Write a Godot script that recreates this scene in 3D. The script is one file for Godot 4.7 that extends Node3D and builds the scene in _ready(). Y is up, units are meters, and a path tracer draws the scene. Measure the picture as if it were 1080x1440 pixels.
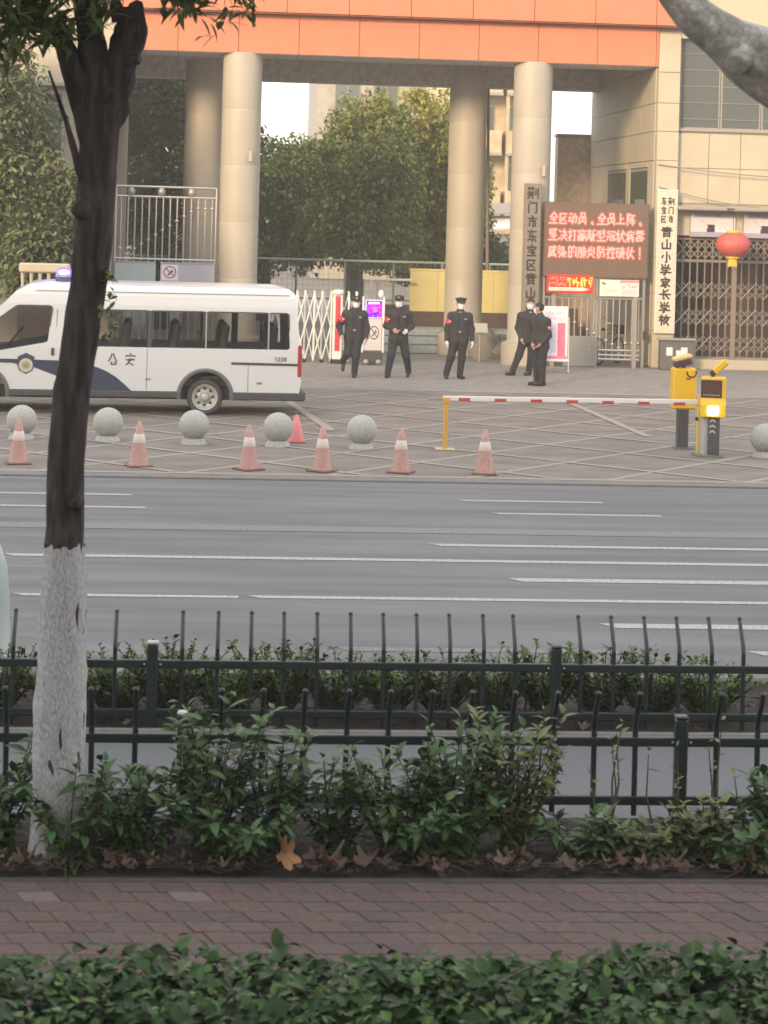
extends Node3D

# ---------------------------------------------------------------- mesh builder
class MB:
	var st := SurfaceTool.new()
	var sg := 1
	func _init() -> void:
		st.begin(Mesh.PRIMITIVE_TRIANGLES)
	func tri(a: Vector3, b: Vector3, c: Vector3, out: Vector3, smooth := false) -> void:
		if (b - a).cross(c - a).dot(out) > 0.0:
			var t := b
			b = c
			c = t
		st.set_smooth_group(sg if smooth else -1)
		st.add_vertex(a)
		st.add_vertex(b)
		st.add_vertex(c)
	func quad(a: Vector3, b: Vector3, c: Vector3, d: Vector3, out: Vector3, smooth := false) -> void:
		tri(a, b, c, out, smooth)
		tri(a, c, d, out, smooth)
	func box(c: Vector3, s: Vector3, bev := 0.0, ba := Basis()) -> MB:
		var h := s * 0.5
		bev = minf(bev, minf(h.x, minf(h.y, h.z)) * 0.9)
		for ax in 3:
			var u := (ax + 1) % 3
			var v := (ax + 2) % 3
			for sn in [-1.0, 1.0]:
				var n := Vector3()
				n[ax] = sn
				var p := []
				for k in [[-1, -1], [1, -1], [1, 1], [-1, 1]]:
					var q := Vector3()
					q[ax] = h[ax] * sn
					q[u] = (h[u] - bev) * k[0]
					q[v] = (h[v] - bev) * k[1]
					p.append(c + ba * q)
				quad(p[0], p[1], p[2], p[3], ba * n)
		if bev > 0.0:
			for ax in 3:
				var u := (ax + 1) % 3
				var v := (ax + 2) % 3
				for k in [[-1, -1], [1, -1], [1, 1], [-1, 1]]:
					var p := []
					for e in [[-1, 0], [1, 0], [1, 1], [-1, 1]]:
						var q := Vector3()
						q[ax] = (h[ax] - bev) * e[0]
						q[u] = (h[u] - (0.0 if e[1] == 0 else bev)) * k[0]
						q[v] = (h[v] - (bev if e[1] == 0 else 0.0)) * k[1]
						p.append(c + ba * q)
					var n := Vector3()
					n[u] = k[0]
					n[v] = k[1]
					quad(p[0], p[1], p[2], p[3], ba * n)
			for x in [-1, 1]:
				for y in [-1, 1]:
					for z in [-1, 1]:
						var sx := Vector3(x, y, z)
						var p := []
						for ax in 3:
							var q := (h - Vector3.ONE * bev) * sx
							q[ax] = h[ax] * sx[ax]
							p.append(c + ba * q)
						tri(p[0], p[1], p[2], ba * sx)
		return self
	func bar(a: Vector3, b: Vector3, w: float, t: float, bev := 0.0) -> MB:
		var d := b - a
		var y := d.normalized()
		var x := Vector3(0, 0, 1).cross(y)
		if x.length() < 0.1:
			x = Vector3(1, 0, 0)
		x = x.normalized()
		return box((a + b) * 0.5, Vector3(w, d.length(), t), bev, Basis(x, y, x.cross(y)))
	func tube(pts: Array, r: Variant, n := 8, caps := true) -> MB:
		sg += 1
		var rings := []
		var up := Vector3(0.31, 0.2, 0.93)
		for i in pts.size():
			var d: Vector3 = (pts[mini(i + 1, pts.size() - 1)] - pts[maxi(i - 1, 0)]).normalized()
			var x := up.cross(d)
			if x.length() < 0.05:
				x = Vector3(1, 0, 0).cross(d)
			x = x.normalized()
			var y := d.cross(x)
			var rr: float = r[i] if r is Array else r
			var ring := []
			for k in n:
				var a := TAU * k / n
				ring.append(pts[i] + (x * cos(a) + y * sin(a)) * rr)
			rings.append(ring)
		for i in pts.size() - 1:
			var mid: Vector3 = (pts[i] + pts[i + 1]) * 0.5
			for k in n:
				var k2 := (k + 1) % n
				var q: Vector3 = (rings[i][k] + rings[i + 1][k2]) * 0.5
				quad(rings[i][k], rings[i][k2], rings[i + 1][k2], rings[i + 1][k], q - mid, true)
		if caps:
			for e in [0, pts.size() - 1]:
				var o: Vector3 = (pts[0] - pts[1]) if e == 0 else (pts[-1] - pts[-2])
				for k in range(1, n - 1):
					tri(rings[e][0], rings[e][k], rings[e][k + 1], o)
		return self
	func lathe(prof: Array, n := 20, at := Vector3(), ba := Basis(), smooth := true) -> MB:
		sg += 1
		for i in prof.size() - 1:
			var p: Vector2 = prof[i]
			var q: Vector2 = prof[i + 1]
			if p.is_equal_approx(q):
				sg += 1
				continue
			var d := q - p
			for k in n:
				var a := TAU * k / n
				var b := TAU * (k + 1) / n
				var m := (a + b) * 0.5
				var o := ba * Vector3(cos(m) * d.y, -d.x, sin(m) * d.y)
				var A := at + ba * Vector3(cos(a) * p.x, p.y, sin(a) * p.x)
				var B := at + ba * Vector3(cos(b) * p.x, p.y, sin(b) * p.x)
				var C := at + ba * Vector3(cos(b) * q.x, q.y, sin(b) * q.x)
				var D := at + ba * Vector3(cos(a) * q.x, q.y, sin(a) * q.x)
				if p.x > 1e-5:
					tri(A, B, C, o, smooth)
				if q.x > 1e-5:
					tri(A, C, D, o, smooth)
		return self
	func prism(poly: PackedVector2Array, z0: float, z1: float, tf := Transform3D()) -> MB:
		var idx := Geometry2D.triangulate_polygon(poly)
		for z in [z0, z1]:
			var o := tf.basis * Vector3(0, 0, -1 if z == minf(z0, z1) else 1)
			for i in range(0, idx.size(), 3):
				tri(tf * v3(poly[idx[i]], z), tf * v3(poly[idx[i + 1]], z), tf * v3(poly[idx[i + 2]], z), o)
		var cw := 1.0 if Geometry2D.is_polygon_clockwise(poly) else -1.0
		for i in poly.size():
			var a := poly[i]
			var b := poly[(i + 1) % poly.size()]
			var e := (b - a) * cw
			var o := tf.basis * Vector3(-e.y, e.x, 0)
			quad(tf * v3(a, z0), tf * v3(b, z0), tf * v3(b, z1), tf * v3(a, z1), o)
		return self
	func v3(p: Vector2, z: float) -> Vector3:
		return Vector3(p.x, p.y, z)
	func sphere(c: Vector3, r: Vector3, n := 14, m := 9) -> MB:
		var prof := []
		for i in m + 1:
			var a := PI * i / m
			prof.append(Vector2(sin(a), -cos(a)))
		prof[0].x = 0.0
		prof[m].x = 0.0
		return lathe(prof, n, c, Basis.from_scale(r))
	func done() -> ArrayMesh:
		st.generate_normals()
		st.index()
		return st.commit()

# ---------------------------------------------------------------- naming and tagging
var used := {}
func numbered(called: String) -> String:
	if not used.has(called):
		used[called] = 0
		return called
	used[called] += 1
	return "%s_%03d" % [called, used[called]]
func tag(o: Node, label: String, category: String, group := "") -> Node3D:
	o.set_meta("label", label)
	o.set_meta("category", category)
	if group:
		o.set_meta("group", group)
	return o
func thing(called: String, label: String, category: String, at := Vector3(), turn := 0.0, group := "") -> Node3D:
	var o := Node3D.new()
	o.name = numbered(called)
	add_child(o)
	o.position = at
	o.rotation.y = turn
	tag(o, label, category, group)
	return o
func obj(called: String, shape: Variant, m: Material, parent: Node = self, at := Vector3()) -> MeshInstance3D:
	var o := MeshInstance3D.new()
	o.mesh = shape.done() if shape is MB else shape
	o.material_override = m
	o.position = at
	if parent == self:
		o.name = numbered(called)
		add_child(o)
	else:
		var n := called
		var k := 0
		while parent.has_node(n):
			k += 1
			n = "%s_%03d" % [called, k]
		o.name = n
		parent.add_child(o)
	return o
func fast(called: String, k: int, mesh: Mesh, m: Material, parent: Node, tf: Transform3D) -> MeshInstance3D:
	var o := MeshInstance3D.new()
	o.mesh = mesh
	o.material_override = m
	o.transform = tf
	o.name = called if k == 0 else "%s_%03d" % [called, k]
	parent.add_child(o)
	return o
func struct(called: String, shape: Variant, m: Material) -> MeshInstance3D:
	var o := obj(called, shape, m)
	o.set_meta("kind", "structure")
	return o
func dup(src: Node3D, at: Vector3, turn: float, label: String) -> Node3D:
	var c: Node3D = src.duplicate()
	c.name = numbered(str(src.name))
	add_child(c)
	c.position = at
	c.rotation.y = turn
	c.set_meta("label", label)
	return c

# ---------------------------------------------------------------- materials (base colours are linear)
var tex := {}
func lin(r: float, g: float, b: float) -> Color:
	return Color(r, g, b).linear_to_srgb()
func noise_tex(key: String, freq: float, lo: float, hi: float, kind := FastNoiseLite.TYPE_SIMPLEX_SMOOTH, oct := 4, size := 512) -> NoiseTexture2D:
	if not tex.has(key):
		var n := FastNoiseLite.new()
		n.seed = key.hash() % 1000
		n.noise_type = kind
		n.frequency = freq
		n.fractal_octaves = oct
		var t := NoiseTexture2D.new()
		t.width = size
		t.height = size
		t.seamless = true
		t.noise = n
		var g := Gradient.new()
		g.set_color(0, Color(lo, lo, lo))
		g.set_color(1, Color(hi, hi, hi))
		t.color_ramp = g
		tex[key] = t
	return tex[key]
func mat(c: Color, rough := 0.8, metal := 0.0) -> StandardMaterial3D:
	var m := StandardMaterial3D.new()
	m.albedo_color = c
	m.roughness = rough
	m.metallic = metal
	return m
func worn(c: Color, rough: float, key: String, freq: float, lo: float, scale: float, bump := 0.0, stretch := Vector3.ONE) -> StandardMaterial3D:
	var m := mat(c, rough)
	m.albedo_texture = noise_tex(key, freq, lo, 1.0)
	m.uv1_triplanar = true
	m.uv1_world_triplanar = true
	m.uv1_scale = Vector3.ONE * scale * stretch
	if bump > 0.0:
		m.heightmap_enabled = true
		m.heightmap_texture = m.albedo_texture
		m.heightmap_scale = bump
	return m
func glow(c: Color, e: float) -> StandardMaterial3D:
	var m := mat(Color(0.05, 0.05, 0.05), 0.5)
	m.emission_enabled = true
	m.emission = c
	m.emission_energy_multiplier = e
	return m
func glass(c: Color, a: float) -> StandardMaterial3D:
	var m := mat(Color(c.r, c.g, c.b, a), 0.05)
	m.transparency = BaseMaterial3D.TRANSPARENCY_ALPHA
	return m
func print_mat(im: Image, rough := 0.6) -> StandardMaterial3D:
	var m := mat(Color.WHITE, rough)
	m.albedo_texture = ImageTexture.create_from_image(im)
	return m

# ---------------------------------------------------------------- written characters, as strokes on a 10 x 10 grid
const GLYPH := {
	"公": "403316 506386 463878 6688", "安": "4051 1312 1282 8283 443779 643719 1585",
	"荆": "0151 1012 4042 0454 0656 143609 4449 7276 9199", "门": "2031 1219 3181 8189 8979",
	"市": "4051 1282 2428 2474 7478 7868 5259", "东": "1181 4025 2585 5359 5948 3718 7789",
	"宝": "4051 1312 1282 8283 2474 2676 1989 5459 6777", "区": "8111 1119 1989 7327 3477",
	"青": "1181 2272 0393 5053 2429 2474 7479 2676 2878", "山": "5058 1318 1888 8388",
	"小": "5059 5949 2315 7386", "学": "1022 4042 7062 1413 1383 8384 2565 6547 4749 4939 0797",
	"家": "4051 1312 1282 8283 2474 442547 4759 5949 462718 5728 7456 5688", "长": "3038 3848 7042 0494 4488",
	"校": "0242 2029 2305 2446 6061 4292 6344 7384 8448 5489", "全": "5014 5094 2474 2676 0999 5459",
	"动": "1141 0444 2407 0747 3648 5393 9388 8878 7149", "员": "3070 3033 7073 3373 1418 1484 8488 5547 4709 5689",
	"上": "4048 4474 0898", "阵": "1019 1040 4023 2345 4536 5191 714595 7379 4797",
	"坚": "1014 3034 5080 8045 5185 2676 5559 0999", "决": "1122 0827 4282 8285 3595 6065 6539 6699",
	"打": "0242 2029 2919 0745 5191 7179 7969", "赢": "5051 0191 1113 1383 3454 5456 5636 3436 0509 0525 2529 0727 3539 3555 5559 4548 6595 6569 9599 7577",
	"新": "2021 0141 1213 3233 0444 0646 2449 2608 2648 8061 6159 6494 7479", "型": "0141 0343 111305 3135 6063 8085 2676 4649 0999",
	"冠": "1112 1191 9192 2353 0565 2508 4548 4898 9897 6494 8487 6676", "状": "2029 0214 0726 4393 7064 6439 6599 8192",
	"病": "5051 2191 2126 2609 0314 3383 3539 3585 8589 6347 6378", "毒": "1080 2171 0292 5052 2418 2474 7478 0696 1878 4546",
	"感": "1191 1115 1509 3252 3454 3436 5456 3656 6066 6689 8364 2719 3738 3868 6866 7788", "染": "1011 0312 0524 3161 513244 6165 6585 0696 5559 5619 5689",
	"的": "2011 1119 1141 4149 1949 1545 6052 6191 9198 9888 6475", "肺": "111609 1141 4149 4939 1343 1545 7071 5292 7279 5458 5494 9497 9787",
	"炎": "5043 4304 4384 2123 8173 5546 4609 4689 2526 8576", "防": "1019 1040 4023 2345 4536 7071 5292 6239 6484 8488 8878",
	"控": "0232 2029 2919 0634 6061 4142 4191 9192 6243 7284 5585 7579 4999", "硬": "0141 2105 1418 1444 4448 1848 5191 5393 5356 5696 9396 5595 7077 7749 6699",
	"仗": "3015 2329 4393 7064 6439 5599", "，": "57485969", "！": "5056 5859",
}
func stroke(im: Image, a: Vector2, b: Vector2, w: float, c: Color) -> void:
	var lo := (a.min(b) - Vector2.ONE * (w + 1)).max(Vector2.ZERO)
	var hi := (a.max(b) + Vector2.ONE * (w + 1)).min(Vector2(im.get_width() - 1, im.get_height() - 1))
	for y in range(int(lo.y), int(hi.y) + 1):
		for x in range(int(lo.x), int(hi.x) + 1):
			var p := Vector2(x, y)
			var d := p.distance_to(Geometry2D.get_closest_point_to_segment(p, a, b))
			var k := clampf(w - d + 0.5, 0.0, 1.0)
			if k > 0.0:
				im.set_pixel(x, y, im.get_pixel(x, y).lerp(c, k))
func glyph(im: Image, ch: String, at: Vector2, size: Vector2, w: float, c: Color) -> void:
	if not GLYPH.has(ch):
		return
	for s in GLYPH[ch].split(" "):
		var last := Vector2(-1, -1)
		for i in range(0, s.length() - 1, 2):
			var p := at + Vector2(s[i].to_float() + 0.3, s[i + 1].to_float() + 0.3) / 9.6 * size
			if last.x >= 0.0:
				stroke(im, last, p, w, c)
			last = p
func smudges(im: Image, r: Rect2, rows: int, cols: int, c: Color, rng: RandomNumberGenerator) -> void:
	# print too small to read in the photograph: character-sized dabs
	var cell := r.size / Vector2(cols, rows)
	for j in rows:
		for i in cols:
			var o := r.position + cell * Vector2(i, j)
			for k in 3:
				var a := o + cell * Vector2(rng.randf_range(0.1, 0.8), rng.randf_range(0.15, 0.75))
				var d := Vector2(cell.x * 0.5, 0) if rng.randf() < 0.5 else Vector2(0, cell.y * 0.4)
				stroke(im, a, a + d, maxf(0.7, cell.y * 0.06), c)
func sheet(w: float, h: float) -> ArrayMesh:
	# an upright sheet in the xy plane that faces +z, with texture coordinates
	var st := SurfaceTool.new()
	st.begin(Mesh.PRIMITIVE_TRIANGLES)
	st.set_normal(Vector3(0, 0, 1))
	for k in [[-1, 1], [1, 1], [1, -1], [-1, 1], [1, -1], [-1, -1]]:
		st.set_uv(Vector2(0.5 + 0.5 * k[0], 0.5 - 0.5 * k[1]))
		st.add_vertex(Vector3(w * 0.5 * k[0], h * 0.5 * k[1], 0))
	return st.commit()
func flat(poly: Array, y: float) -> MB:
	var m := MB.new()
	var pv := PackedVector2Array(poly)
	var idx := Geometry2D.triangulate_polygon(pv)
	for i in range(0, idx.size(), 3):
		m.tri(Vector3(pv[idx[i]].x, y, pv[idx[i]].y), Vector3(pv[idx[i + 1]].x, y, pv[idx[i + 1]].y), Vector3(pv[idx[i + 2]].x, y, pv[idx[i + 2]].y), Vector3.UP)
	return m
func rect(x0: float, z0: float, x1: float, z1: float, y: float) -> MB:
	return flat([Vector2(x0, z0), Vector2(x1, z0), Vector2(x1, z1), Vector2(x0, z1)], y)
func ring_poly(r: float, n := 24, c := Vector2()) -> PackedVector2Array:
	var p := PackedVector2Array()
	for i in n:
		p.append(c + Vector2.from_angle(TAU * i / n) * r)
	return p

# ---------------------------------------------------------------- foliage
func leaf_mesh(l: float, w: float, fold := 0.25, droop := 0.2) -> ArrayMesh:
	# one leaf: base at the origin, tip along +z, folded along its midrib
	var m := MB.new()
	var mid := []
	var side := []
	for i in 5:
		var t := i / 4.0
		var y := -droop * l * t * t
		mid.append(Vector3(0, y, l * t))
		var ww := w * 0.5 * sin(PI * pow(t, 0.8))
		side.append(Vector3(ww, y + ww * fold, l * t))
	for i in 4:
		for s in [-1.0, 1.0]:
			var f := Vector3(s, 1, 1)
			if i > 0:
				m.tri(mid[i], side[i] * f, mid[i + 1], Vector3.UP, true)
			if i < 3:
				m.tri(mid[i + 1], side[i] * f, side[i + 1] * f, Vector3.UP, true)
	return m.done()
func leaf_spray(leaf: ArrayMesh, n: int, spread: float, rng: RandomNumberGenerator) -> ArrayMesh:
	var st := SurfaceTool.new()
	st.begin(Mesh.PRIMITIVE_TRIANGLES)
	for i in n:
		var b := Basis(Vector3.UP, rng.randf() * TAU) * Basis(Vector3.RIGHT, rng.randf_range(-0.7, 0.9)) * Basis(Vector3.BACK, rng.randf_range(-0.5, 0.5))
		var p := Vector3(rng.randf_range(-1, 1), rng.randf_range(-1, 1), rng.randf_range(-1, 1)) * spread
		st.append_from(leaf, 0, Transform3D(b.scaled(Vector3.ONE * rng.randf_range(0.7, 1.15)), p))
	return st.commit()
func leaf_mat(c: Color, rough := 0.5, back := 0.25) -> StandardMaterial3D:
	var m := mat(c, rough)
	m.vertex_color_use_as_albedo = true
	m.metallic_specular = 0.3
	m.backlight_enabled = true
	m.backlight = Color(back, back, back * 0.7)
	return m
func scatter(called: String, places: Array, mesh: Mesh, m: Material, parent: Node, rng: RandomNumberGenerator, vary := 0.45, warm := 0.15) -> MultiMeshInstance3D:
	var mm := MultiMesh.new()
	mm.transform_format = MultiMesh.TRANSFORM_3D
	mm.use_colors = true
	mm.mesh = mesh
	mm.instance_count = places.size()
	for i in places.size():
		mm.set_instance_transform(i, places[i])
		var k := 1.0 + rng.randf_range(-vary, vary)
		mm.set_instance_color(i, Color(k * (1.0 + rng.randf_range(-warm, warm * 1.6)), k, k * (1.0 + rng.randf_range(-warm, warm))))
	var o := MultiMeshInstance3D.new()
	o.multimesh = mm
	o.material_override = m
	o.name = called
	o.set_meta("kind", "stuff")
	parent.add_child(o, true)
	return o
func in_lumps(lumps: Array, n: int, rng: RandomNumberGenerator, shell := 0.55) -> Array:
	# points in a set of ellipsoids [centre, radii], thicker towards their outsides
	var total := 0.0
	for l in lumps:
		total += pow(l[1].x * l[1].y * l[1].z, 0.667)
	var out := []
	for l in lumps:
		for i in int(n * pow(l[1].x * l[1].y * l[1].z, 0.667) / total):
			var d := Vector3(rng.randfn(), rng.randfn(), rng.randfn()).normalized()
			var r := lerpf(shell, 1.05, sqrt(rng.randf()))
			var p: Vector3 = l[0] + d * r * l[1]
			var b := Basis(Vector3.UP, rng.randf() * TAU) * Basis(Vector3.RIGHT, rng.randf_range(-0.8, 0.6))
			out.append(Transform3D(b.scaled(Vector3.ONE * rng.randf_range(0.75, 1.3)), p))
	return out
func knobby(c: Vector3, r: Vector3, n: int, k: float, rng: RandomNumberGenerator) -> Array:
	# a crown: one body with smaller lumps round it
	var l := [[c, r * 0.8]]
	for i in n:
		var d := Vector3(rng.randfn(), rng.randfn() * 0.8 + 0.25, rng.randfn()).normalized()
		l.append([c + d * r * rng.randf_range(0.62, 0.85), r * k * rng.randf_range(0.7, 1.25)])
	return l
func bark_trunk(pts: Array, rad: Array, seed_: int, n := 22, rough := 0.08, sub := 5) -> ArrayMesh:
	var nz := FastNoiseLite.new()
	nz.seed = seed_
	nz.frequency = 1.0
	var m := MB.new()
	var rings := []
	var cs := []
	for i in pts.size() - 1:
		for s in sub + (1 if i == pts.size() - 2 else 0):
			var t := s / float(sub)
			var p0: Vector3 = pts[maxi(i - 1, 0)]
			var p3: Vector3 = pts[mini(i + 2, pts.size() - 1)]
			var c: Vector3 = pts[i].cubic_interpolate(pts[i + 1], p0, p3, t)
			var d: Vector3 = (pts[i + 1] - pts[i]).normalized()
			var x := Vector3(0, 0, 1).cross(d)
			if x.length() < 0.3:
				x = Vector3(0, 1, 0).cross(d)
			x = x.normalized()
			var y := d.cross(x)
			var r: float = lerpf(rad[i], rad[i + 1], t)
			var ring := []
			for k in n:
				var a := TAU * k / n
				var rr := r * (1.0 + rough * nz.get_noise_3d(cos(a) * 2.2, c.y * 3.5 + c.x * 3.0, sin(a) * 2.2) * 2.0 + rough * 0.8 * nz.get_noise_3d(cos(a) * 9.0, c.y * 9.0 + c.x * 5.0, sin(a) * 9.0))
				ring.append(c + (x * cos(a) + y * sin(a)) * rr)
			rings.append(ring)
			cs.append(c)
	for i in rings.size() - 1:
		for k in n:
			var k2 := (k + 1) % n
			m.quad(rings[i][k], rings[i][k2], rings[i + 1][k2], rings[i + 1][k], rings[i][k] - cs[i], true)
	for k in range(1, n - 1):
		m.tri(rings[-1][0], rings[-1][k], rings[-1][k + 1], cs[-1] - cs[-2])
	return m.done()

# ---------------------------------------------------------------- bodies: tapered capsules joined by a smooth minimum, meshed as surface nets
func body(bones: Array, cell: float, k: float) -> Array:
	# bones: [a, b, ra, rb, class]; returns one ArrayMesh per class, all cut from one continuous skin
	var lo := Vector3.ONE * 1e9
	var hi := -lo
	for b in bones:
		var r: float = maxf(b[2], b[3]) + k + cell * 3
		lo = lo.min(b[0].min(b[1]) - Vector3.ONE * r)
		hi = hi.max(b[0].max(b[1]) + Vector3.ONE * r)
	var n := Vector3i(((hi - lo) / cell).ceil()) + Vector3i.ONE
	var f := PackedFloat32Array()
	f.resize(n.x * n.y * n.z)
	f.fill(1.0)
	var near := f.duplicate()
	var cls := PackedByteArray()
	cls.resize(f.size())
	for b in bones:
		var pa: Vector3 = b[0]
		var pb: Vector3 = b[1]
		var ra: float = b[2]
		var rb: float = b[3]
		var r: float = maxf(ra, rb) + k + cell * 2
		var i0 := Vector3i(((pa.min(pb) - Vector3.ONE * r - lo) / cell).floor()).clamp(Vector3i.ZERO, n - Vector3i.ONE)
		var i1 := Vector3i(((pa.max(pb) + Vector3.ONE * r - lo) / cell).ceil()).clamp(Vector3i.ZERO, n - Vector3i.ONE)
		var ab := pb - pa
		var l2 := maxf(ab.length_squared(), 1e-9)
		for z in range(i0.z, i1.z + 1):
			for y in range(i0.y, i1.y + 1):
				var at := (z * n.y + y) * n.x
				for x in range(i0.x, i1.x + 1):
					var p := lo + Vector3(x, y, z) * cell
					var t := clampf((p - pa).dot(ab) / l2, 0.0, 1.0)
					var d := p.distance_to(pa + ab * t) - lerpf(ra, rb, t)
					var o := f[at + x]
					var h := maxf(k - absf(d - o), 0.0) / k
					f[at + x] = minf(d, o) - h * h * k * 0.25
					if d < near[at + x]:
						near[at + x] = d
						cls[at + x] = b[4]
	var vid := {}
	var vs := []
	var vc := []
	var corner := [Vector3i(0, 0, 0), Vector3i(1, 0, 0), Vector3i(0, 1, 0), Vector3i(1, 1, 0), Vector3i(0, 0, 1), Vector3i(1, 0, 1), Vector3i(0, 1, 1), Vector3i(1, 1, 1)]
	var edges := [[0, 1], [2, 3], [4, 5], [6, 7], [0, 2], [1, 3], [4, 6], [5, 7], [0, 4], [1, 5], [2, 6], [3, 7]]
	var off := []
	for c in corner:
		off.append((c.z * n.y + c.y) * n.x + c.x)
	for z in n.z - 1:
		for y in n.y - 1:
			var row := (z * n.y + y) * n.x
			for x in n.x - 1:
				var i := row + x
				var v0 := f[i]
				if v0 > cell * 2.5 or v0 < -cell * 2.5:
					continue
				var s := 0
				for q in 8:
					if f[i + off[q]] < 0.0:
						s |= 1 << q
				if s == 0 or s == 255:
					continue
				var sum := Vector3()
				var cnt := 0
				for e in edges:
					var a := f[i + off[e[0]]]
					var c := f[i + off[e[1]]]
					if (a < 0.0) != (c < 0.0):
						sum += Vector3(corner[e[0]]).lerp(Vector3(corner[e[1]]), a / (a - c))
						cnt += 1
				vid[i] = vs.size()
				vs.append(lo + (Vector3(x, y, z) + sum / cnt) * cell)
				vc.append(cls[i])
	var norm := []
	norm.resize(vs.size())
	norm.fill(Vector3())
	var quads := []
	var st3 := [1, n.x, n.x * n.y]
	for i in vid:
		for ax in 3:
			var u: int = st3[(ax + 1) % 3]
			var v: int = st3[(ax + 2) % 3]
			var j: int = i + st3[ax]
			if j >= f.size() or (f[i] < 0.0) == (f[j] < 0.0):
				continue
			if vid.has(i - u) and vid.has(i - v) and vid.has(i - u - v):
				var q := [vid[i], vid[i - u], vid[i - u - v], vid[i - v]]
				if f[i] < 0.0:
					q.reverse()
				# counter-clockwise seen from outside, turned clockwise on output
				quads.append(q)
				var nn: Vector3 = (vs[q[2]] - vs[q[0]]).cross(vs[q[3]] - vs[q[1]])
				for w in q:
					norm[w] += nn
	# outward sign
	var sign_ := 0.0
	var mean := Vector3()
	for p in vs:
		mean += p
	mean /= maxf(1.0, vs.size())
	for i in vs.size():
		sign_ += norm[i].normalized().dot((vs[i] - mean).normalized())
	var s2 := 1.0 if sign_ > 0.0 else -1.0
	var out := []
	var most := 0
	for b in bones:
		most = maxi(most, b[4])
	for c in most + 1:
		var st := SurfaceTool.new()
		st.begin(Mesh.PRIMITIVE_TRIANGLES)
		var map := {}
		for q in quads:
			var votes := 0
			for w in q:
				votes += 1 if vc[w] == c else 0
			var own: int = vc[q[0]]
			if own != c:
				continue
			for w in q:
				if not map.has(w):
					map[w] = map.size()
					st.set_normal((norm[w] * s2).normalized())
					st.add_vertex(vs[w])
			var o := [q[0], q[2], q[1], q[0], q[3], q[2]] if s2 > 0.0 else [q[0], q[1], q[2], q[0], q[2], q[3]]
			for w in o:
				st.add_index(map[w])
		out.append(st.commit() if map.size() else null)
	return out

# ================================================================ the scene
var M := {}
var rng := RandomNumberGenerator.new()

func _ready() -> void:
	# camera: a level view with the lens shifted down, held 1.5 degrees askew
	var cam := Camera3D.new()
	cam.name = "camera"
	cam.projection = Camera3D.PROJECTION_FRUSTUM
	cam.near = 0.5
	cam.far = 600.0
	cam.size = 1440.0 / 2900.0 * cam.near
	cam.frustum_offset = Vector2(0.0, -420.0 / 2900.0 * cam.near)
	cam.position = Vector3(0, 3.63, 0)
	cam.basis = Basis(Vector3.UP, -deg_to_rad(4.4)) * Basis(Vector3.BACK, atan(0.027))
	var lens := CameraAttributesPhysical.new()
	lens.frustum_focal_length = 35.0
	lens.frustum_focus_distance = 24.0
	lens.exposure_aperture = 2.3
	add_child(cam)
	# sky: thin evening overcast, paler and warmer towards the horizon
	var sky_m := ProceduralSkyMaterial.new()
	sky_m.sky_top_color = Color(0.80, 0.805, 0.82)
	sky_m.sky_horizon_color = Color(1.0, 0.98, 0.945)
	sky_m.sky_curve = 0.18
	sky_m.sky_energy_multiplier = 1.0
	sky_m.ground_bottom_color = Color(0.42, 0.40, 0.38)
	sky_m.ground_horizon_color = Color(0.62, 0.58, 0.53)
	var env := Environment.new()
	env.background_mode = Environment.BG_SKY
	env.sky = Sky.new()
	env.sky.sky_material = sky_m
	env.background_energy_multiplier = 1.0
	env.tonemap_mode = Environment.TONE_MAPPER_LINEAR
	env.tonemap_exposure = 2.68
	env.fog_enabled = true
	env.fog_density = 0.0018
	env.fog_light_color = Color(0.97, 0.95, 0.91)
	env.sdfgi_enabled = true
	env.ssao_enabled = true
	env.ssil_enabled = true
	var we := WorldEnvironment.new()
	we.name = "world"
	we.environment = env
	we.camera_attributes = lens
	add_child(we)
	# low sun through thin cloud, behind the camera's left shoulder
	var sun := DirectionalLight3D.new()
	sun.name = "sun"
	sun.light_color = Color(1.0, 0.87, 0.69)
	sun.light_energy = 0.6
	sun.light_angular_distance = 12.0
	sun.shadow_enabled = true
	sun.sky_mode = DirectionalLight3D.SKY_MODE_LIGHT_ONLY
	sun.basis = Basis.looking_at(Vector3(0.6, -0.34, -1.0).normalized())
	add_child(sun)
	rng.seed = 20200203
	materials()
	ground()
	entrance_portal()
	gatehouses()
	school_yard()
	background()
	gate_line()
	bollards_and_cones()
	barrier()
	van()
	people()
	fences()
	planting()
	street_trees()

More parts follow.
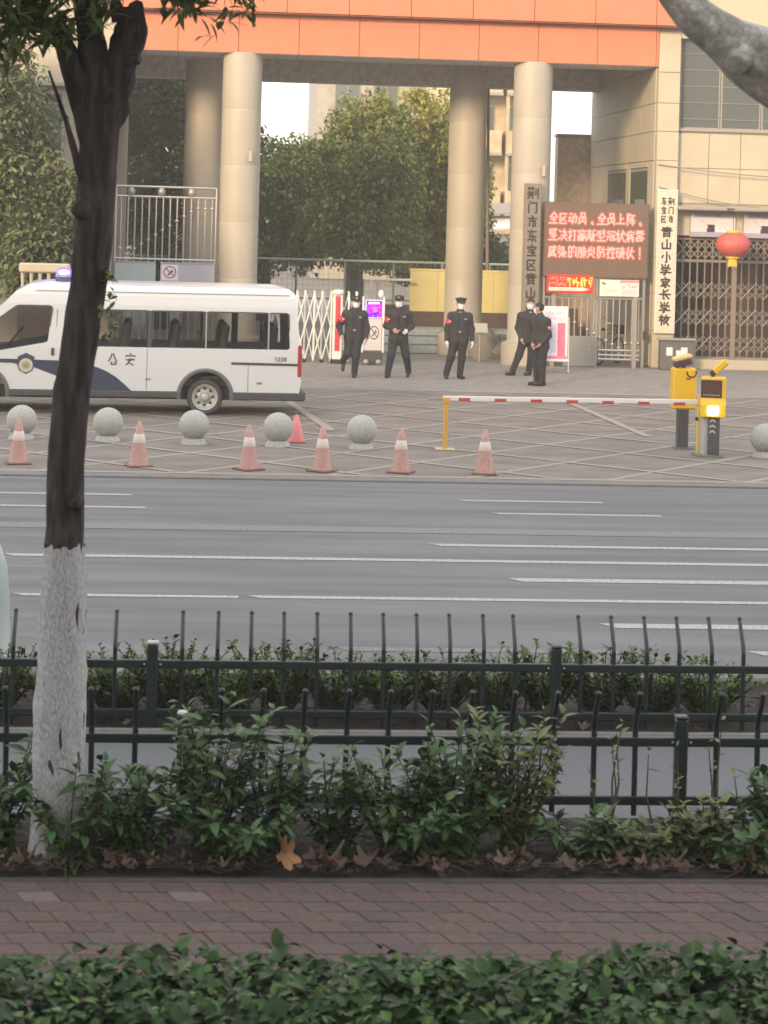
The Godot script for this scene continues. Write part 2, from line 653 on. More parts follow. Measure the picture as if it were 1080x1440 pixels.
func materials() -> void:
	M.asphalt = worn(lin(0.245, 0.242, 0.248), 0.85, "grit", 0.35, 0.72, 0.9, 0.25)
	M.asphalt.detail_enabled = true
	M.asphalt.detail_blend_mode = BaseMaterial3D.BLEND_MODE_MUL
	M.asphalt.detail_albedo = noise_tex("stain", 0.012, 0.8, 1.0)
	M.asphalt.detail_uv_layer = BaseMaterial3D.DETAIL_UV_2
	M.asphalt.uv2_triplanar = true
	M.asphalt.uv2_world_triplanar = true
	M.asphalt.uv2_scale = Vector3(0.035, 0.2, 0.3)
	M.forecourt = worn(lin(0.33, 0.285, 0.25), 0.85, "grit", 0.35, 0.72, 0.7, 0.2)
	M.forecourt.detail_enabled = true
	M.forecourt.detail_blend_mode = BaseMaterial3D.BLEND_MODE_MUL
	M.forecourt.detail_albedo = noise_tex("stain", 0.012, 0.8, 1.0)
	M.forecourt.detail_uv_layer = BaseMaterial3D.DETAIL_UV_2
	M.forecourt.uv2_triplanar = true
	M.forecourt.uv2_world_triplanar = true
	M.forecourt.uv2_scale = Vector3(0.12, 0.2, 0.2)
	M.apron = worn(lin(0.30, 0.275, 0.25), 0.85, "mottle", 0.02, 0.82, 0.25)
	M.lane = worn(lin(0.175, 0.178, 0.19), 0.85, "grit", 0.35, 0.72, 0.9, 0.2)
	M.paint = worn(lin(0.54, 0.54, 0.54), 0.7, "flake", 0.05, 0.6, 0.8)
	M.paint_faded = worn(lin(0.27, 0.265, 0.265), 0.8, "flake", 0.05, 0.6, 0.8)
	M.grid_paint = worn(lin(0.48, 0.42, 0.34), 0.8, "flake", 0.05, 0.6, 0.8)
	M.kerb = worn(lin(0.2, 0.19, 0.18), 0.9, "mottle", 0.02, 0.75, 0.8)
	M.soil = worn(lin(0.035, 0.027, 0.02), 1.0, "flake", 0.05, 0.4, 1.2, 2.0)
	M.cream = worn(lin(0.495, 0.435, 0.325), 0.6, "calm", 0.008, 0.94, 0.25)
	M.cream_joint = mat(lin(0.33, 0.29, 0.23), 0.9)
	M.column = worn(lin(0.445, 0.402, 0.335), 0.5, "calm", 0.008, 0.94, 0.25)
	M.orange = worn(lin(0.60, 0.205, 0.11), 0.45, "calm", 0.008, 0.93, 0.3)
	M.orange_back = mat(lin(0.34, 0.12, 0.06), 0.7)
	M.soffit = worn(lin(0.76, 0.71, 0.68), 0.8, "mottle", 0.02, 0.85, 0.4)
	M.steel = mat(lin(0.55, 0.53, 0.5), 0.32, 0.85)
	M.steel_dull = mat(lin(0.36, 0.33, 0.29), 0.45, 0.5)
	M.white_paint = mat(lin(0.72, 0.71, 0.68), 0.4)
	M.dark = mat(lin(0.03, 0.03, 0.03), 0.7)
	M.brown_dark = worn(lin(0.12, 0.085, 0.07), 0.8, "mottle", 0.02, 0.7, 0.5)
	M.rubber = mat(lin(0.035, 0.033, 0.033), 0.85)
	M.window = mat(lin(0.10, 0.115, 0.11), 0.12)
	M.window.metallic_specular = 0.6
	M.frame = mat(lin(0.30, 0.28, 0.25), 0.5)
	M.red = mat(lin(0.55, 0.04, 0.04), 0.5)
	M.yellow = mat(lin(0.75, 0.46, 0.02), 0.4)

func bits(called: String, list: Array, m: Material, parent: Node) -> void:
	# each [centre, size(, bevel)] becomes a part of its own
	for e in list:
		obj(called, MB.new().box(e[0], e[1], e[2] if e.size() > 2 else 0.0), m, parent)

func ground() -> void:
	struct("ground", rect(-300, -420, 300, 60, -0.03), M.forecourt)
	struct("road", rect(-70, -27.75, 70, -15.75, 0.0), M.asphalt)
	struct("forecourt", rect(-70, -42.1, 70, -27.95, 0.012), M.forecourt)
	var k := MB.new()
	k.box(Vector3(0, 0.0, -27.85), Vector3(140, 0.05, 0.2), 0.012)
	struct("road_edge_strip", k, M.kerb)
	struct("apron", MB.new().box(Vector3(0, -0.05, -66), Vector3(140, 0.17, 47.8), 0.02), M.apron)
	# unseen plain building block added behind the camera to shade the street
	struct("added_shade_building", MB.new().box(Vector3(4, 7.5, 9.0), Vector3(90, 15, 14)), M.soffit)
	# painted lines along the road: [x0, x1, z, width, faded]
	for l in [[3.04, 4.91, -26.1, 0.06, 0], [-40, -1.08, -26.12, 0.06, 0], [3.33, 5.44, -25.0, 0.06, 0], [-40, -0.86, -25.03, 0.06, 0], [-60, 60, -23.55, 0.2, 1], [2.34, 40, -22.55, 0.075, 0], [-2.2, 60, -21.53, 0.075, 0], [2.92, 40, -20.45, 0.1, 0], [-1.89, 0.22, -19.35, 0.06, 0], [0.3, 60, -19.37, 0.065, 0], [3.44, 40, -18.2, 0.1, 0], [1.0, 3.4, -17.1, 0.08, 1], [4.5, 40, -17.1, 0.08, 0]]:
		var skew := 0.12
		struct("lane_line", flat([Vector2(l[0], l[2] - l[3]), Vector2(l[1], l[2] - l[3]), Vector2(l[1], l[2] + l[3]), Vector2(l[0] + skew, l[2] + l[3])], 0.004), M.paint_faded if l[4] else M.paint)
	# keep-clear hatching on the forecourt: two families of diagonals inside a border
	var box := PackedVector2Array([Vector2(-9, -28.35), Vector2(14, -28.35), Vector2(14, -41.6), Vector2(-9, -41.6)])
	for fam in 2:
		for i in range(-14, 16):
			var c := (-30.65 + 2.35 * i) if fam == 1 else (-32.0 + 2.25 * i)
			var sl := 0.9 if fam == 1 else -1.15
			var hw := 0.085
			var line := PackedVector2Array([Vector2(-20, c + sl * (-20 - 4.71) - hw), Vector2(24, c + sl * (24 - 4.71) - hw), Vector2(24, c + sl * (24 - 4.71) + hw), Vector2(-20, c + sl * (-20 - 4.71) + hw)])
			for p in Geometry2D.intersect_polygons(line, box):
				struct("hatch_line", flat(Array(p), 0.016 + 0.004 * fam), M.grid_paint)
	struct("hatch_border", rect(-9, -28.35, 14, -28.2, 0.016), M.grid_paint)
	for e in [[6.83, -39.9, 7.14, -34.0], [1.25, -39.4, 1.85, -34.0]]:
		struct("guide_line", flat([Vector2(e[0] - 0.08, e[1]), Vector2(e[0] + 0.08, e[1]), Vector2(e[2] + 0.08, e[3]), Vector2(e[2] - 0.08, e[3])], 0.024), M.grid_paint)
	# near side: planting beds, cycle lane, brick pavement
	struct("planting_bed", MB.new().box(Vector3(0, -0.05, -14.95), Vector3(140, 0.16, 1.5), 0.02), M.soil)
	struct("kerb", MB.new().box(Vector3(0, -0.03, -15.78), Vector3(140, 0.26, 0.12), 0.02), M.kerb)
	struct("kerb", MB.new().box(Vector3(0, -0.03, -14.14), Vector3(140, 0.2, 0.1), 0.02), M.kerb)
	struct("cycle_lane", rect(-70, -14.1, 70, -12.3, 0.006), M.lane)
	struct("planting_bed", MB.new().box(Vector3(0, -0.05, -11.7), Vector3(140, 0.16, 1.16), 0.02), M.soil)
	struct("kerb", MB.new().box(Vector3(0, -0.03, -11.075), Vector3(140, 0.14, 0.075), 0.01), worn(lin(0.085, 0.072, 0.066), 0.95, "mottle", 0.02, 0.6, 1.2))
	var pave := struct("pavement", rect(-70, -11.03, 70, -8.6, 0.033), worn(lin(0.065, 0.048, 0.044), 0.95, "mottle", 0.02, 0.7, 1.0))
	var tones := []
	for t in [Vector3(0.125, 0.082, 0.074), Vector3(0.108, 0.072, 0.066), Vector3(0.13, 0.084, 0.076), Vector3(0.118, 0.084, 0.078), Vector3(0.10, 0.074, 0.07), Vector3(0.17, 0.14, 0.132)]:
		var m := worn(lin(t.x, t.y, t.z), 0.9, "mottle", 0.02, 0.62, 1.7)
		tones.append(m)
	var bw := 0.196
	var bd := 0.152
	var shapes := []
	for v in 4:
		var b := MB.new()
		var w := bw - 0.004
		var d := bd - 0.004
		# pavers with slanted ends, as laid here
		var sh := Basis(Vector3(1, 0, 0), Vector3(0, 1, 0), Vector3(0.42, rng.randf_range(-0.02, 0.02), 1))
		b.box(Vector3(0, 0, 0), Vector3(w, 0.06, d), 0.005, sh * Basis(Vector3.BACK, rng.randf_range(-0.012, 0.012)))
		shapes.append(b.done())
	var n := 0
	for r in 10:
		for c in 29:
			var x := -1.75 + c * bw + (0.5 * bw if r % 2 else 0.0)
			var z := -11.02 + bd * (r + 0.5)
			var t := rng.randi() % 5
			if rng.randf() < 0.018:
				t = 5
			fast("brick", n, shapes[rng.randi() % 4], tones[t], pave, Transform3D(Basis(), Vector3(x, 0.01 + rng.randf_range(-0.002, 0.003), z)))
			n += 1
	var rest := MB.new()
	for r in range(10, 14):
		for c in 29:
			rest.box(Vector3(-1.75 + c * bw + (0.5 * bw if r % 2 else 0.0), 0.01, -11.02 + bd * (r + 0.5)), Vector3(bw - 0.007, 0.06, bd - 0.007))
	obj("bricks_under_hedge", rest, tones[0], pave).set_meta("kind", "stuff")

func entrance_portal() -> void:
	var g := thing("entrance_portal", "orange panelled entrance canopy on four round cream columns", "gateway", Vector3(3.87, 0, -50))
	# columns: lathed with fine joints between the drums
	for c in [[-3.54, 0.0, 0.475], [3.55, 0.0, 0.475], [-4.48, -3.0, 0.485], [2.32, -3.0, 0.485]]:
		var prof := [Vector2(0.0, 0.03), Vector2(c[2] + 0.14, 0.03), Vector2(c[2] + 0.14, 0.03), Vector2(c[2] + 0.14, 0.55), Vector2(c[2] + 0.14, 0.55), Vector2(c[2] + 0.02, 0.6)]
		var y := 0.6
		while y < 7.3:
			prof.append(Vector2(c[2], y + 0.02))
			y = minf(y + 1.36, 7.6)
			prof.append(Vector2(c[2], y - 0.02))
			prof.append(Vector2(c[2], y - 0.02))
			prof.append(Vector2(c[2] - 0.004, y - 0.012))
			prof.append(Vector2(c[2] - 0.004, y))
			prof.append(Vector2(c[2] - 0.004, y))
		obj("column", MB.new().lathe(prof, 40), M.column, g, Vector3(c[0], 0, c[1]))
	for c in [[-3.3, 0.475, 4.9], [3.8, 0.475, 4.75]]:
		obj("wall_lamp", MB.new().box(Vector3(c[0], c[2], c[1]), Vector3(0.1, 0.28, 0.1), 0.03), M.column, g)
	# lower fascia, overhanging upper fascia: panels proud of a darker backing
	obj("beam", MB.new().box(Vector3(0, 7.85, -0.35), Vector3(13.12, 0.9, 1.5)), M.orange_back, g)
	var x := -6.56
	while x < 6.5:
		var w := minf(1.45, 6.56 - x)
		obj("fascia_panel", MB.new().box(Vector3(x + w * 0.5, 7.855, 0.41), Vector3(w - 0.014, 0.93, 0.03), 0.004), M.orange, g)
		obj("beam_soffit_panel", MB.new().box(Vector3(x + w * 0.5, 7.389, -0.35), Vector3(w - 0.014, 0.018, 1.5), 0.004), M.soffit, g)
		x += 1.45
	obj("fascia_beam", MB.new().box(Vector3(0.1, 9.55, -0.5), Vector3(14.2, 2.4, 2.0)), M.orange_back, g)
	x = -7.0
	while x < 7.1:
		var w := minf(1.49, 7.2 - x)
		obj("fascia_panel", MB.new().box(Vector3(x + w * 0.5, 9.57, 0.72), Vector3(w - 0.014, 2.42, 0.04), 0.004), M.orange, g)
		obj("ledge_panel", MB.new().box(Vector3(x + w * 0.5, 8.338, 0.55), Vector3(w - 0.014, 0.02, 0.3), 0.004), M.orange_back, g)
		x += 1.49
	obj("soffit", MB.new().box(Vector3(0, 7.95, -4.2), Vector3(13.1, 0.3, 6.2)), M.soffit, g)
	obj("beam", MB.new().box(Vector3(0, 7.75, -7.6), Vector3(13.1, 1.05, 0.9)), M.soffit, g)
	obj("roof_slab", MB.new().box(Vector3(0, 8.45, -4.4), Vector3(13.1, 0.5, 7.0)), M.soffit, g)

func panel_wall(p: Node, x0: float, x1: float, y0: float, y1: float, pw: float, ph: float, z: float) -> void:
	# facing panels, each its own piece, in front of the joint-coloured backing
	var y := y0
	while y < y1 - 0.02:
		var h := minf(ph, y1 - y)
		var x := x0
		while x < x1 - 0.02:
			var w := minf(pw, x1 - x)
			obj("wall_panel", MB.new().box(Vector3(x + w * 0.5, y + h * 0.5, z), Vector3(w - 0.014, h - 0.014, 0.03), 0.004), M.cream, p)
			x += pw
		y += ph

func gatehouses() -> void:
	# right gatehouse: origin at the foot of its front left corner
	var b := thing("gatehouse", "cream panelled gatehouse with dark upper windows right of the entrance", "building", Vector3(10.42, 0, -49.6))
	obj("wall", MB.new().box(Vector3(0.09, 5.0, -4.4), Vector3(0.18, 10.0, 8.7)), M.cream_joint, b)
	# side wall panels, seen obliquely under the canopy
	var rows := [[0.08, 0.95], [0.95, 1.85], [1.85, 2.75], [2.75, 3.45], [5.1, 5.81], [5.81, 6.5], [6.5, 7.35], [7.35, 8.2]]
	for r in rows:
		for k in 5:
			var zz := -0.1 - 1.72 * k
			obj("wall_panel", MB.new().box(Vector3(-0.015, (r[0] + r[1]) * 0.5, zz - 0.86), Vector3(0.03, r[1] - r[0] - 0.014, 1.706), 0.004), M.cream, b)
	# band with the two side windows
	for s in [[0.1, 0.75], [3.05, 3.5], [6.2, 8.7]]:
		obj("wall_panel", MB.new().box(Vector3(-0.015, 4.27, -(s[0] + s[1]) * 0.5), Vector3(0.03, 1.63, s[1] - s[0] - 0.014), 0.004), M.cream, b)
	for s in [[0.8, 3.0], [3.55, 6.15]]:
		var w := obj("window", MB.new().box(Vector3(-0.006, 4.2, -(s[0] + s[1]) * 0.5), Vector3(0.02, 1.45, s[1] - s[0])), M.frame, b)
		obj("pane", MB.new().box(Vector3(-0.02, 4.2, -(s[0] + s[1]) * 0.5), Vector3(0.012, 1.33, s[1] - s[0] - 0.14)), M.window, w)
		obj("blind", MB.new().box(Vector3(-0.03, 3.85, -(s[0] * 0.6 + s[1] * 0.4)), Vector3(0.006, 0.62, (s[1] - s[0]) * 0.55)), mat(lin(0.25, 0.24, 0.27), 0.7), w)
		obj("lintel", MB.new().box(Vector3(-0.02, 5.02, -(s[0] + s[1]) * 0.5), Vector3(0.04, 0.13, s[1] - s[0])), M.cream, b)
	# corner pillar, proud of the front
	obj("pillar", MB.new().box(Vector3(0.28, 5.0, -0.12), Vector3(0.52, 10.0, 0.24)), M.cream_joint, b)
	for r in [[0.05, 0.95], [0.95, 1.85], [1.85, 2.75], [2.75, 3.65], [3.65, 4.35], [4.35, 5.1], [5.1, 5.81], [5.81, 6.5], [6.5, 7.25], [7.25, 8.2]]:
		obj("wall_panel", MB.new().box(Vector3(0.28, (r[0] + r[1]) * 0.5, 0.015), Vector3(0.53, r[1] - r[0] - 0.014, 0.03), 0.004), M.cream, b)
	# front wall above the folding gate, with windows over it
	obj("wall", MB.new().box(Vector3(6.0, 4.95, -0.35), Vector3(10.9, 1.9, 0.3)), M.cream_joint, b)
	panel_wall(b, 0.56, 11.4, 4.08, 5.83, 0.79, 0.86, -0.185)
	obj("sill", MB.new().box(Vector3(6.0, 5.87, -0.2), Vector3(10.9, 0.07, 0.16), 0.01), M.frame, b)
	var k := 0
	var wx := 0.62
	while wx < 11.0:
		var w := obj("window", MB.new().box(Vector3(wx + 0.5, 7.0, -0.31), Vector3(1.0, 2.2, 0.05)), M.frame, b)
		obj("pane", MB.new().box(Vector3(wx + 0.5, 7.0, -0.28), Vector3(0.92, 2.1, 0.014)), M.window, w)
		for j in 5:
			obj("louvre", MB.new().box(Vector3(wx + 0.5, 6.15 + 0.4 * j, -0.26), Vector3(0.9, 0.012, 0.02)), M.frame, w)
		wx += 1.02
		k += 1
	obj("parapet", MB.new().box(Vector3(6.0, 8.7, -0.3), Vector3(10.9, 1.2, 0.5)), M.cream, b)
	obj("roof", MB.new().box(Vector3(5.8, 9.5, -4.8), Vector3(11.6, 0.4, 9.4)), M.soffit, b)
	obj("wall", MB.new().box(Vector3(5.8, 4.7, -8.9), Vector3(11.6, 9.4, 0.3)), M.cream, b)
	obj("canopy_ledge", MB.new().box(Vector3(6.0, 3.96, -0.05), Vector3(10.9, 0.1, 0.5), 0.02), M.frame, b)
	obj("lintel_wall", MB.new().box(Vector3(6.0, 3.6, -0.42), Vector3(10.9, 0.62, 0.2)), M.cream, b)
	obj("hall_wall", MB.new().box(Vector3(6.0, 1.7, -2.6), Vector3(10.9, 3.4, 0.2)), M.brown_dark, b)
	obj("hall_ceiling", MB.new().box(Vector3(6.0, 3.35, -1.5), Vector3(10.9, 0.1, 2.1)), M.soffit, b)
	obj("plinth", MB.new().box(Vector3(6.0, 0.15, -0.25), Vector3(10.9, 0.24, 0.5), 0.01), M.cream, b)
	# rear wing seen past the side wall
	var w2 := thing("annex_block", "shaded brown block stepping out behind the cream side wall", "building", Vector3(10.4, 0, -58.6))
	obj("wall", MB.new().box(Vector3(0.4, 3.0, -0.5), Vector3(2.6, 5.95, 0.5)), worn(lin(0.72, 0.58, 0.47), 0.8, "mottle", 0.02, 0.85, 0.4), w2)
	obj("coping", MB.new().box(Vector3(0.4, 6.02, -0.5), Vector3(2.66, 0.08, 0.56)), M.frame, w2)
	# left gatehouse, mostly behind the trees
	var c := thing("gatehouse", "pale gatehouse front half hidden by the leafy trees behind the van", "building", Vector3(-2.68, 0, -49.6))
	obj("wall", MB.new().box(Vector3(-6.1, 5.0, -4.5), Vector3(12.0, 10.0, 8.6)), M.cream_joint, c)
	obj("pillar", MB.new().box(Vector3(-0.3, 5.0, -0.08), Vector3(0.56, 10.0, 0.2), 0.01), M.cream, c)
	panel_wall(c, -10.2, -0.62, 6.55, 10.0, 0.9, 0.86, -0.185)
	panel_wall(c, -10.2, -0.62, 0.1, 3.6, 0.9, 0.9, -0.185)
	obj("ledge", MB.new().box(Vector3(-5.4, 6.5, -0.1), Vector3(9.6, 0.09, 0.3), 0.01), M.frame, c)
	wx = -1.75
	for j in 8:
		var w := obj("window", MB.new().box(Vector3(wx, 5.0, -0.19), Vector3(1.06, 2.7, 0.05)), M.frame, c)
		obj("pane", MB.new().box(Vector3(wx, 5.0, -0.16), Vector3(0.94, 2.56, 0.014)), M.window, w)
		wx -= 1.1
	# two cables slung across the right gatehouse front
	for e in [["grey cable sagging low across the cream panels above the ledge", 0.1, 4.45, 3.2, 3.98, 0.1], ["upper grey cable strung nearly level across the gatehouse panels", 0.05, 5.0, 4.0, 4.75, 0.06]]:
		var pts := []
		for i in 9:
			var t := i / 8.0
			pts.append(Vector3(10.42 + lerpf(e[1], e[3], t), lerpf(e[2], e[4], t) - e[5] * sin(PI * t), -49.53))
		tag(obj("cable", MB.new().tube(pts, 0.014, 6), mat(lin(0.25, 0.23, 0.2), 0.7)), e[0], "cable", "cables on the gatehouse")
	# bulletin box standing at the pillar foot
	var bx := thing("bulletin_box", "grey cabinet with two white papers at the foot of the pillar", "cabinet", Vector3(10.97, 0.035, -49.2))
	obj("cabinet", MB.new().box(Vector3(0, 0.36, 0), Vector3(0.84, 0.72, 0.25), 0.02), mat(lin(0.12, 0.115, 0.11), 0.6), bx)
	obj("lid", MB.new().box(Vector3(0, 0.74, 0.01), Vector3(0.92, 0.05, 0.32), 0.015), M.frame, bx)
	bits("paper", [[Vector3(-0.2, 0.45, 0.13), Vector3(0.15, 0.2, 0.004)], [Vector3(0.16, 0.45, 0.13), Vector3(0.16, 0.2, 0.004)], [Vector3(0.02, 0.34, 0.13), Vector3(0.11, 0.28, 0.005)]], M.white_paint, bx)
	# posters over the folding gate
	for e in [["white and blue notice board under the ledge above the folding gate", 11.95, 1.15], ["second pale notice board, beside the lantern and farther right", 13.3, 1.2]]:
		var im := Image.create(256, 128, false, Image.FORMAT_RGB8)
		im.fill(Color(0.80, 0.78, 0.80))
		im.fill_rect(Rect2i(20, 0, 236, 22), Color(0.60, 0.58, 0.66))
		im.fill_rect(Rect2i(0, 104, 256, 24), Color(0.62, 0.60, 0.68))
		im.fill_rect(Rect2i(92, 62, 46, 42), Color(0.22, 0.2, 0.26))
		for i in 7:
			stroke(im, Vector2(40 + i * 5, 34), Vector2(96, 66 + i * 3), 1.5, Color(0.74, 0.72, 0.70))
		im.fill_rect(Rect2i(150, 36, 96, 66), Color(0.85, 0.84, 0.86))
		smudges(im, Rect2(156, 42, 84, 52), 5, 12, Color(0.6, 0.58, 0.62), rng)
		smudges(im, Rect2(60, 3, 120, 16), 1, 7, Color(0.3, 0.28, 0.36), rng)
		var t := thing("notice_board", e[0], "notice board", Vector3(e[1], 3.56, -49.9), 0.0, "notice boards over the folding gate")
		obj("board", MB.new().box(Vector3(), Vector3(e[2], 0.6, 0.03), 0.005), M.frame, t)
		obj("poster", sheet(e[2] - 0.04, 0.56), print_mat(im), t, Vector3(0, 0, 0.019))
	folding_gate()
	lanterns()
	name_boards()

func folding_gate() -> void:
	var g := thing("folding_gate", "grey steel folding lattice gate closed across the gatehouse opening", "gate", Vector3(11.0, 0.27, -50.1))
	var gm := mat(lin(0.25, 0.21, 0.17), 0.5, 0.3)
	var n := 26
	var sp := 0.185
	var up := MB.new().box(Vector3(0, 1.46, 0), Vector3(0.032, 2.92, 0.032)).done()
	for i in n:
		fast("upright", i, up, gm, g, Transform3D(Basis(), Vector3(0.08 + i * sp, 0, 0)))
	var k := 0
	for row in [[0.36, 0.2], [1.02, 0.2], [1.68, 0.2]]:
		var d1 := MB.new().bar(Vector3(-sp, -row[1], 0.035), Vector3(sp, row[1], 0.035), 0.022, 0.01).done()
		var d2 := MB.new().bar(Vector3(-sp, row[1], 0.022), Vector3(sp, -row[1], 0.022), 0.022, 0.01).done()
		for i in range(1, n - 1):
			fast("lattice_bar", k, d1, M.steel if i % 3 == 1 else gm, g, Transform3D(Basis(), Vector3(0.08 + i * sp, row[0], 0)))
			fast("lattice_bar", k + 1, d2, gm, g, Transform3D(Basis(), Vector3(0.08 + i * sp, row[0], 0)))
			k += 2
	var cross := MB.new().bar(Vector3(-sp, -0.22, 0.02), Vector3(sp, 0.22, 0.02), 0.03, 0.012).done()
	var cross2 := MB.new().bar(Vector3(-sp, 0.22, 0.03), Vector3(sp, -0.22, 0.03), 0.03, 0.012).done()
	for i in range(1, n - 1):
		fast("transom_bar", 2 * i - 2, cross, gm, g, Transform3D(Basis(), Vector3(0.08 + i * sp, 2.68, 0)))
		fast("transom_bar", 2 * i - 1, cross2, gm, g, Transform3D(Basis(), Vector3(0.08 + i * sp, 2.68, 0)))
	bits("rail", [[Vector3(2.4, 2.4, 0.0), Vector3(4.9, 0.07, 0.05)], [Vector3(2.4, 2.94, 0.0), Vector3(4.9, 0.06, 0.05)], [Vector3(2.4, 0.02, 0.0), Vector3(4.9, 0.05, 0.05)]], gm, g)
	obj("post", MB.new().box(Vector3(1.55, 1.2, 0.05), Vector3(0.13, 2.4, 0.06), 0.01), gm, g)

func lanterns() -> void:
	var red := mat(lin(0.50, 0.105, 0.09), 0.5)
	red.backlight_enabled = true
	red.backlight = Color(0.3, 0.1, 0.1)
	var l := thing("red_lantern", "round red paper lantern with yellow tassel hanging before the folding gate", "lantern", Vector3(12.19, 3.1, -48.8), 0.0, "red lanterns")
	var prof := []
	for i in 15:
		var a := PI * (0.12 + 0.76 * i / 14.0)
		prof.append(Vector2(0.41 * sin(a), -0.31 * cos(a)))
	var ribbed := MB.new()
	var n := 48
	ribbed.sg += 1
	for i in 14:
		for k in n:
			var f := func(q: int, kk: int) -> Vector3:
				var a := TAU * kk / n
				var r: float = prof[q].x * (1.0 + 0.025 * (1.0 if kk % 3 == 0 else -0.4))
				return Vector3(cos(a) * r, prof[q].y, sin(a) * r)
			var A: Vector3 = f.call(i, k)
			ribbed.quad(A, f.call(i, k + 1), f.call(i + 1, k + 1), f.call(i + 1, k), A, true)
	obj("shade", ribbed, red, l)
	obj("cap", MB.new().lathe([Vector2(0, 0.34), Vector2(0.16, 0.33), Vector2(0.17, 0.29), Vector2(0.14, 0.27)], 20), M.yellow, l)
	obj("cap", MB.new().lathe([Vector2(0.14, -0.27), Vector2(0.17, -0.29), Vector2(0.16, -0.33), Vector2(0, -0.34)], 20), M.yellow, l)
	var ts := MB.new()
	for i in 26:
		var a := TAU * i / 26.0
		ts.tube([Vector3(cos(a) * 0.09, -0.33, sin(a) * 0.09), Vector3(cos(a) * 0.105, -0.5 - 0.02 * (i % 3), sin(a) * 0.105)], 0.014, 5)
	obj("tassel", ts, mat(lin(0.75, 0.5, 0.06), 0.7), l)
	obj("cord", MB.new().tube([Vector3(0, 0.33, 0), Vector3(0, 0.85, 0)], 0.008, 5), M.dark, l)
	obj("bracket", MB.new().box(Vector3(0, 0.86, -0.45), Vector3(0.03, 0.03, 0.95)), M.dark, l)
	dup(l, Vector3(13.45, 3.08, -48.8), 0.4, "red lantern at the picture's edge, right of the other one")

func name_board(called: String, label: String, at: Vector3, size: Vector2, back: Color, ink: Color, cols: Array, seed_: int, m_board: Material) -> void:
	# cols: [text, x centre 0..1, y top 0..1, glyph width px, glyph height px, pitch px, pen]
	var t := thing(called, label, "sign", at)
	obj("board", MB.new().box(Vector3(), Vector3(size.x, size.y, 0.05), 0.01), m_board, t)
	var im := Image.create(128, int(128 * size.y / size.x), false, Image.FORMAT_RGB8)
	im.fill(back)
	var nz := FastNoiseLite.new()
	nz.seed = seed_
	nz.frequency = 0.03
	for y in im.get_height():
		for x in im.get_width():
			im.set_pixel(x, y, back * (1.0 + 0.08 * nz.get_noise_2d(x, y)))
	for c in cols:
		for i in c[0].length():
			glyph(im, c[0][i], Vector2(c[1] * 128 - c[3] * 0.5, c[2] * im.get_height() + i * c[5]), Vector2(c[3], c[4]), c[6], ink)
	obj("lettering", sheet(size.x - 0.03, size.y - 0.03), print_mat(im, 0.5), t, Vector3(0, 0, 0.0285))

func name_boards() -> void:
	name_board("name_board", "tall grey metal name board with dark characters on the front right column", Vector3(7.40, 2.65, -49.43), Vector2(0.43, 3.6), Color(0.49, 0.455, 0.41), Color(0.18, 0.16, 0.15), [["荆门市东宝区青山小学", 0.5, 0.02, 84, 84, 104, 6.5]], 3, mat(lin(0.26, 0.24, 0.2), 0.4, 0.6))
	name_board("name_board", "tall white name board with black characters on the gatehouse pillar", Vector3(10.72, 2.64, -49.5), Vector2(0.5, 3.5), Color(0.80, 0.755, 0.68), Color(0.19, 0.17, 0.16), [["荆门市", 0.68, 0.05, 38, 46, 56, 3.4], ["东宝区", 0.3, 0.05, 38, 46, 56, 3.4], ["青山小学家长学校", 0.48, 0.255, 74, 66, 79, 5.6]], 5, M.white_paint)

func tree(called: String, label: String, at: Vector3, trunk_h: float, trunk_r: float, lumps: Array, leaves: int, spray: ArrayMesh, m: Material, tm: Material, group := "", vary := 0.22) -> Node3D:
	var t := thing(called, label, "tree", at, 0.0, group)
	var top: Vector3 = lumps[0][0]
	obj("trunk", bark_trunk([Vector3(0, -0.1, 0), Vector3(0.03, trunk_h * 0.5, 0.02), Vector3(top.x * 0.3, trunk_h, top.z * 0.3), Vector3(top.x * 0.8, top.y, top.z * 0.8)], [trunk_r * 1.25, trunk_r, trunk_r * 0.85, trunk_r * 0.3], 7, 14), tm, t)
	var k := 0
	for l in lumps:
		k += 1
		if k == 1 or k > 9:
			continue
		var a := Vector3(top.x * 0.3, trunk_h * 0.92, top.z * 0.3)
		obj("limb", bark_trunk([a, a.lerp(l[0], 0.5) + Vector3(0, 0.12, 0), l[0]], [trunk_r * 0.55, trunk_r * 0.35, trunk_r * 0.12], k, 8), tm, t)
	scatter("crown", in_lumps(lumps, leaves, rng, 0.45), spray, m, t, rng, vary)
	return t

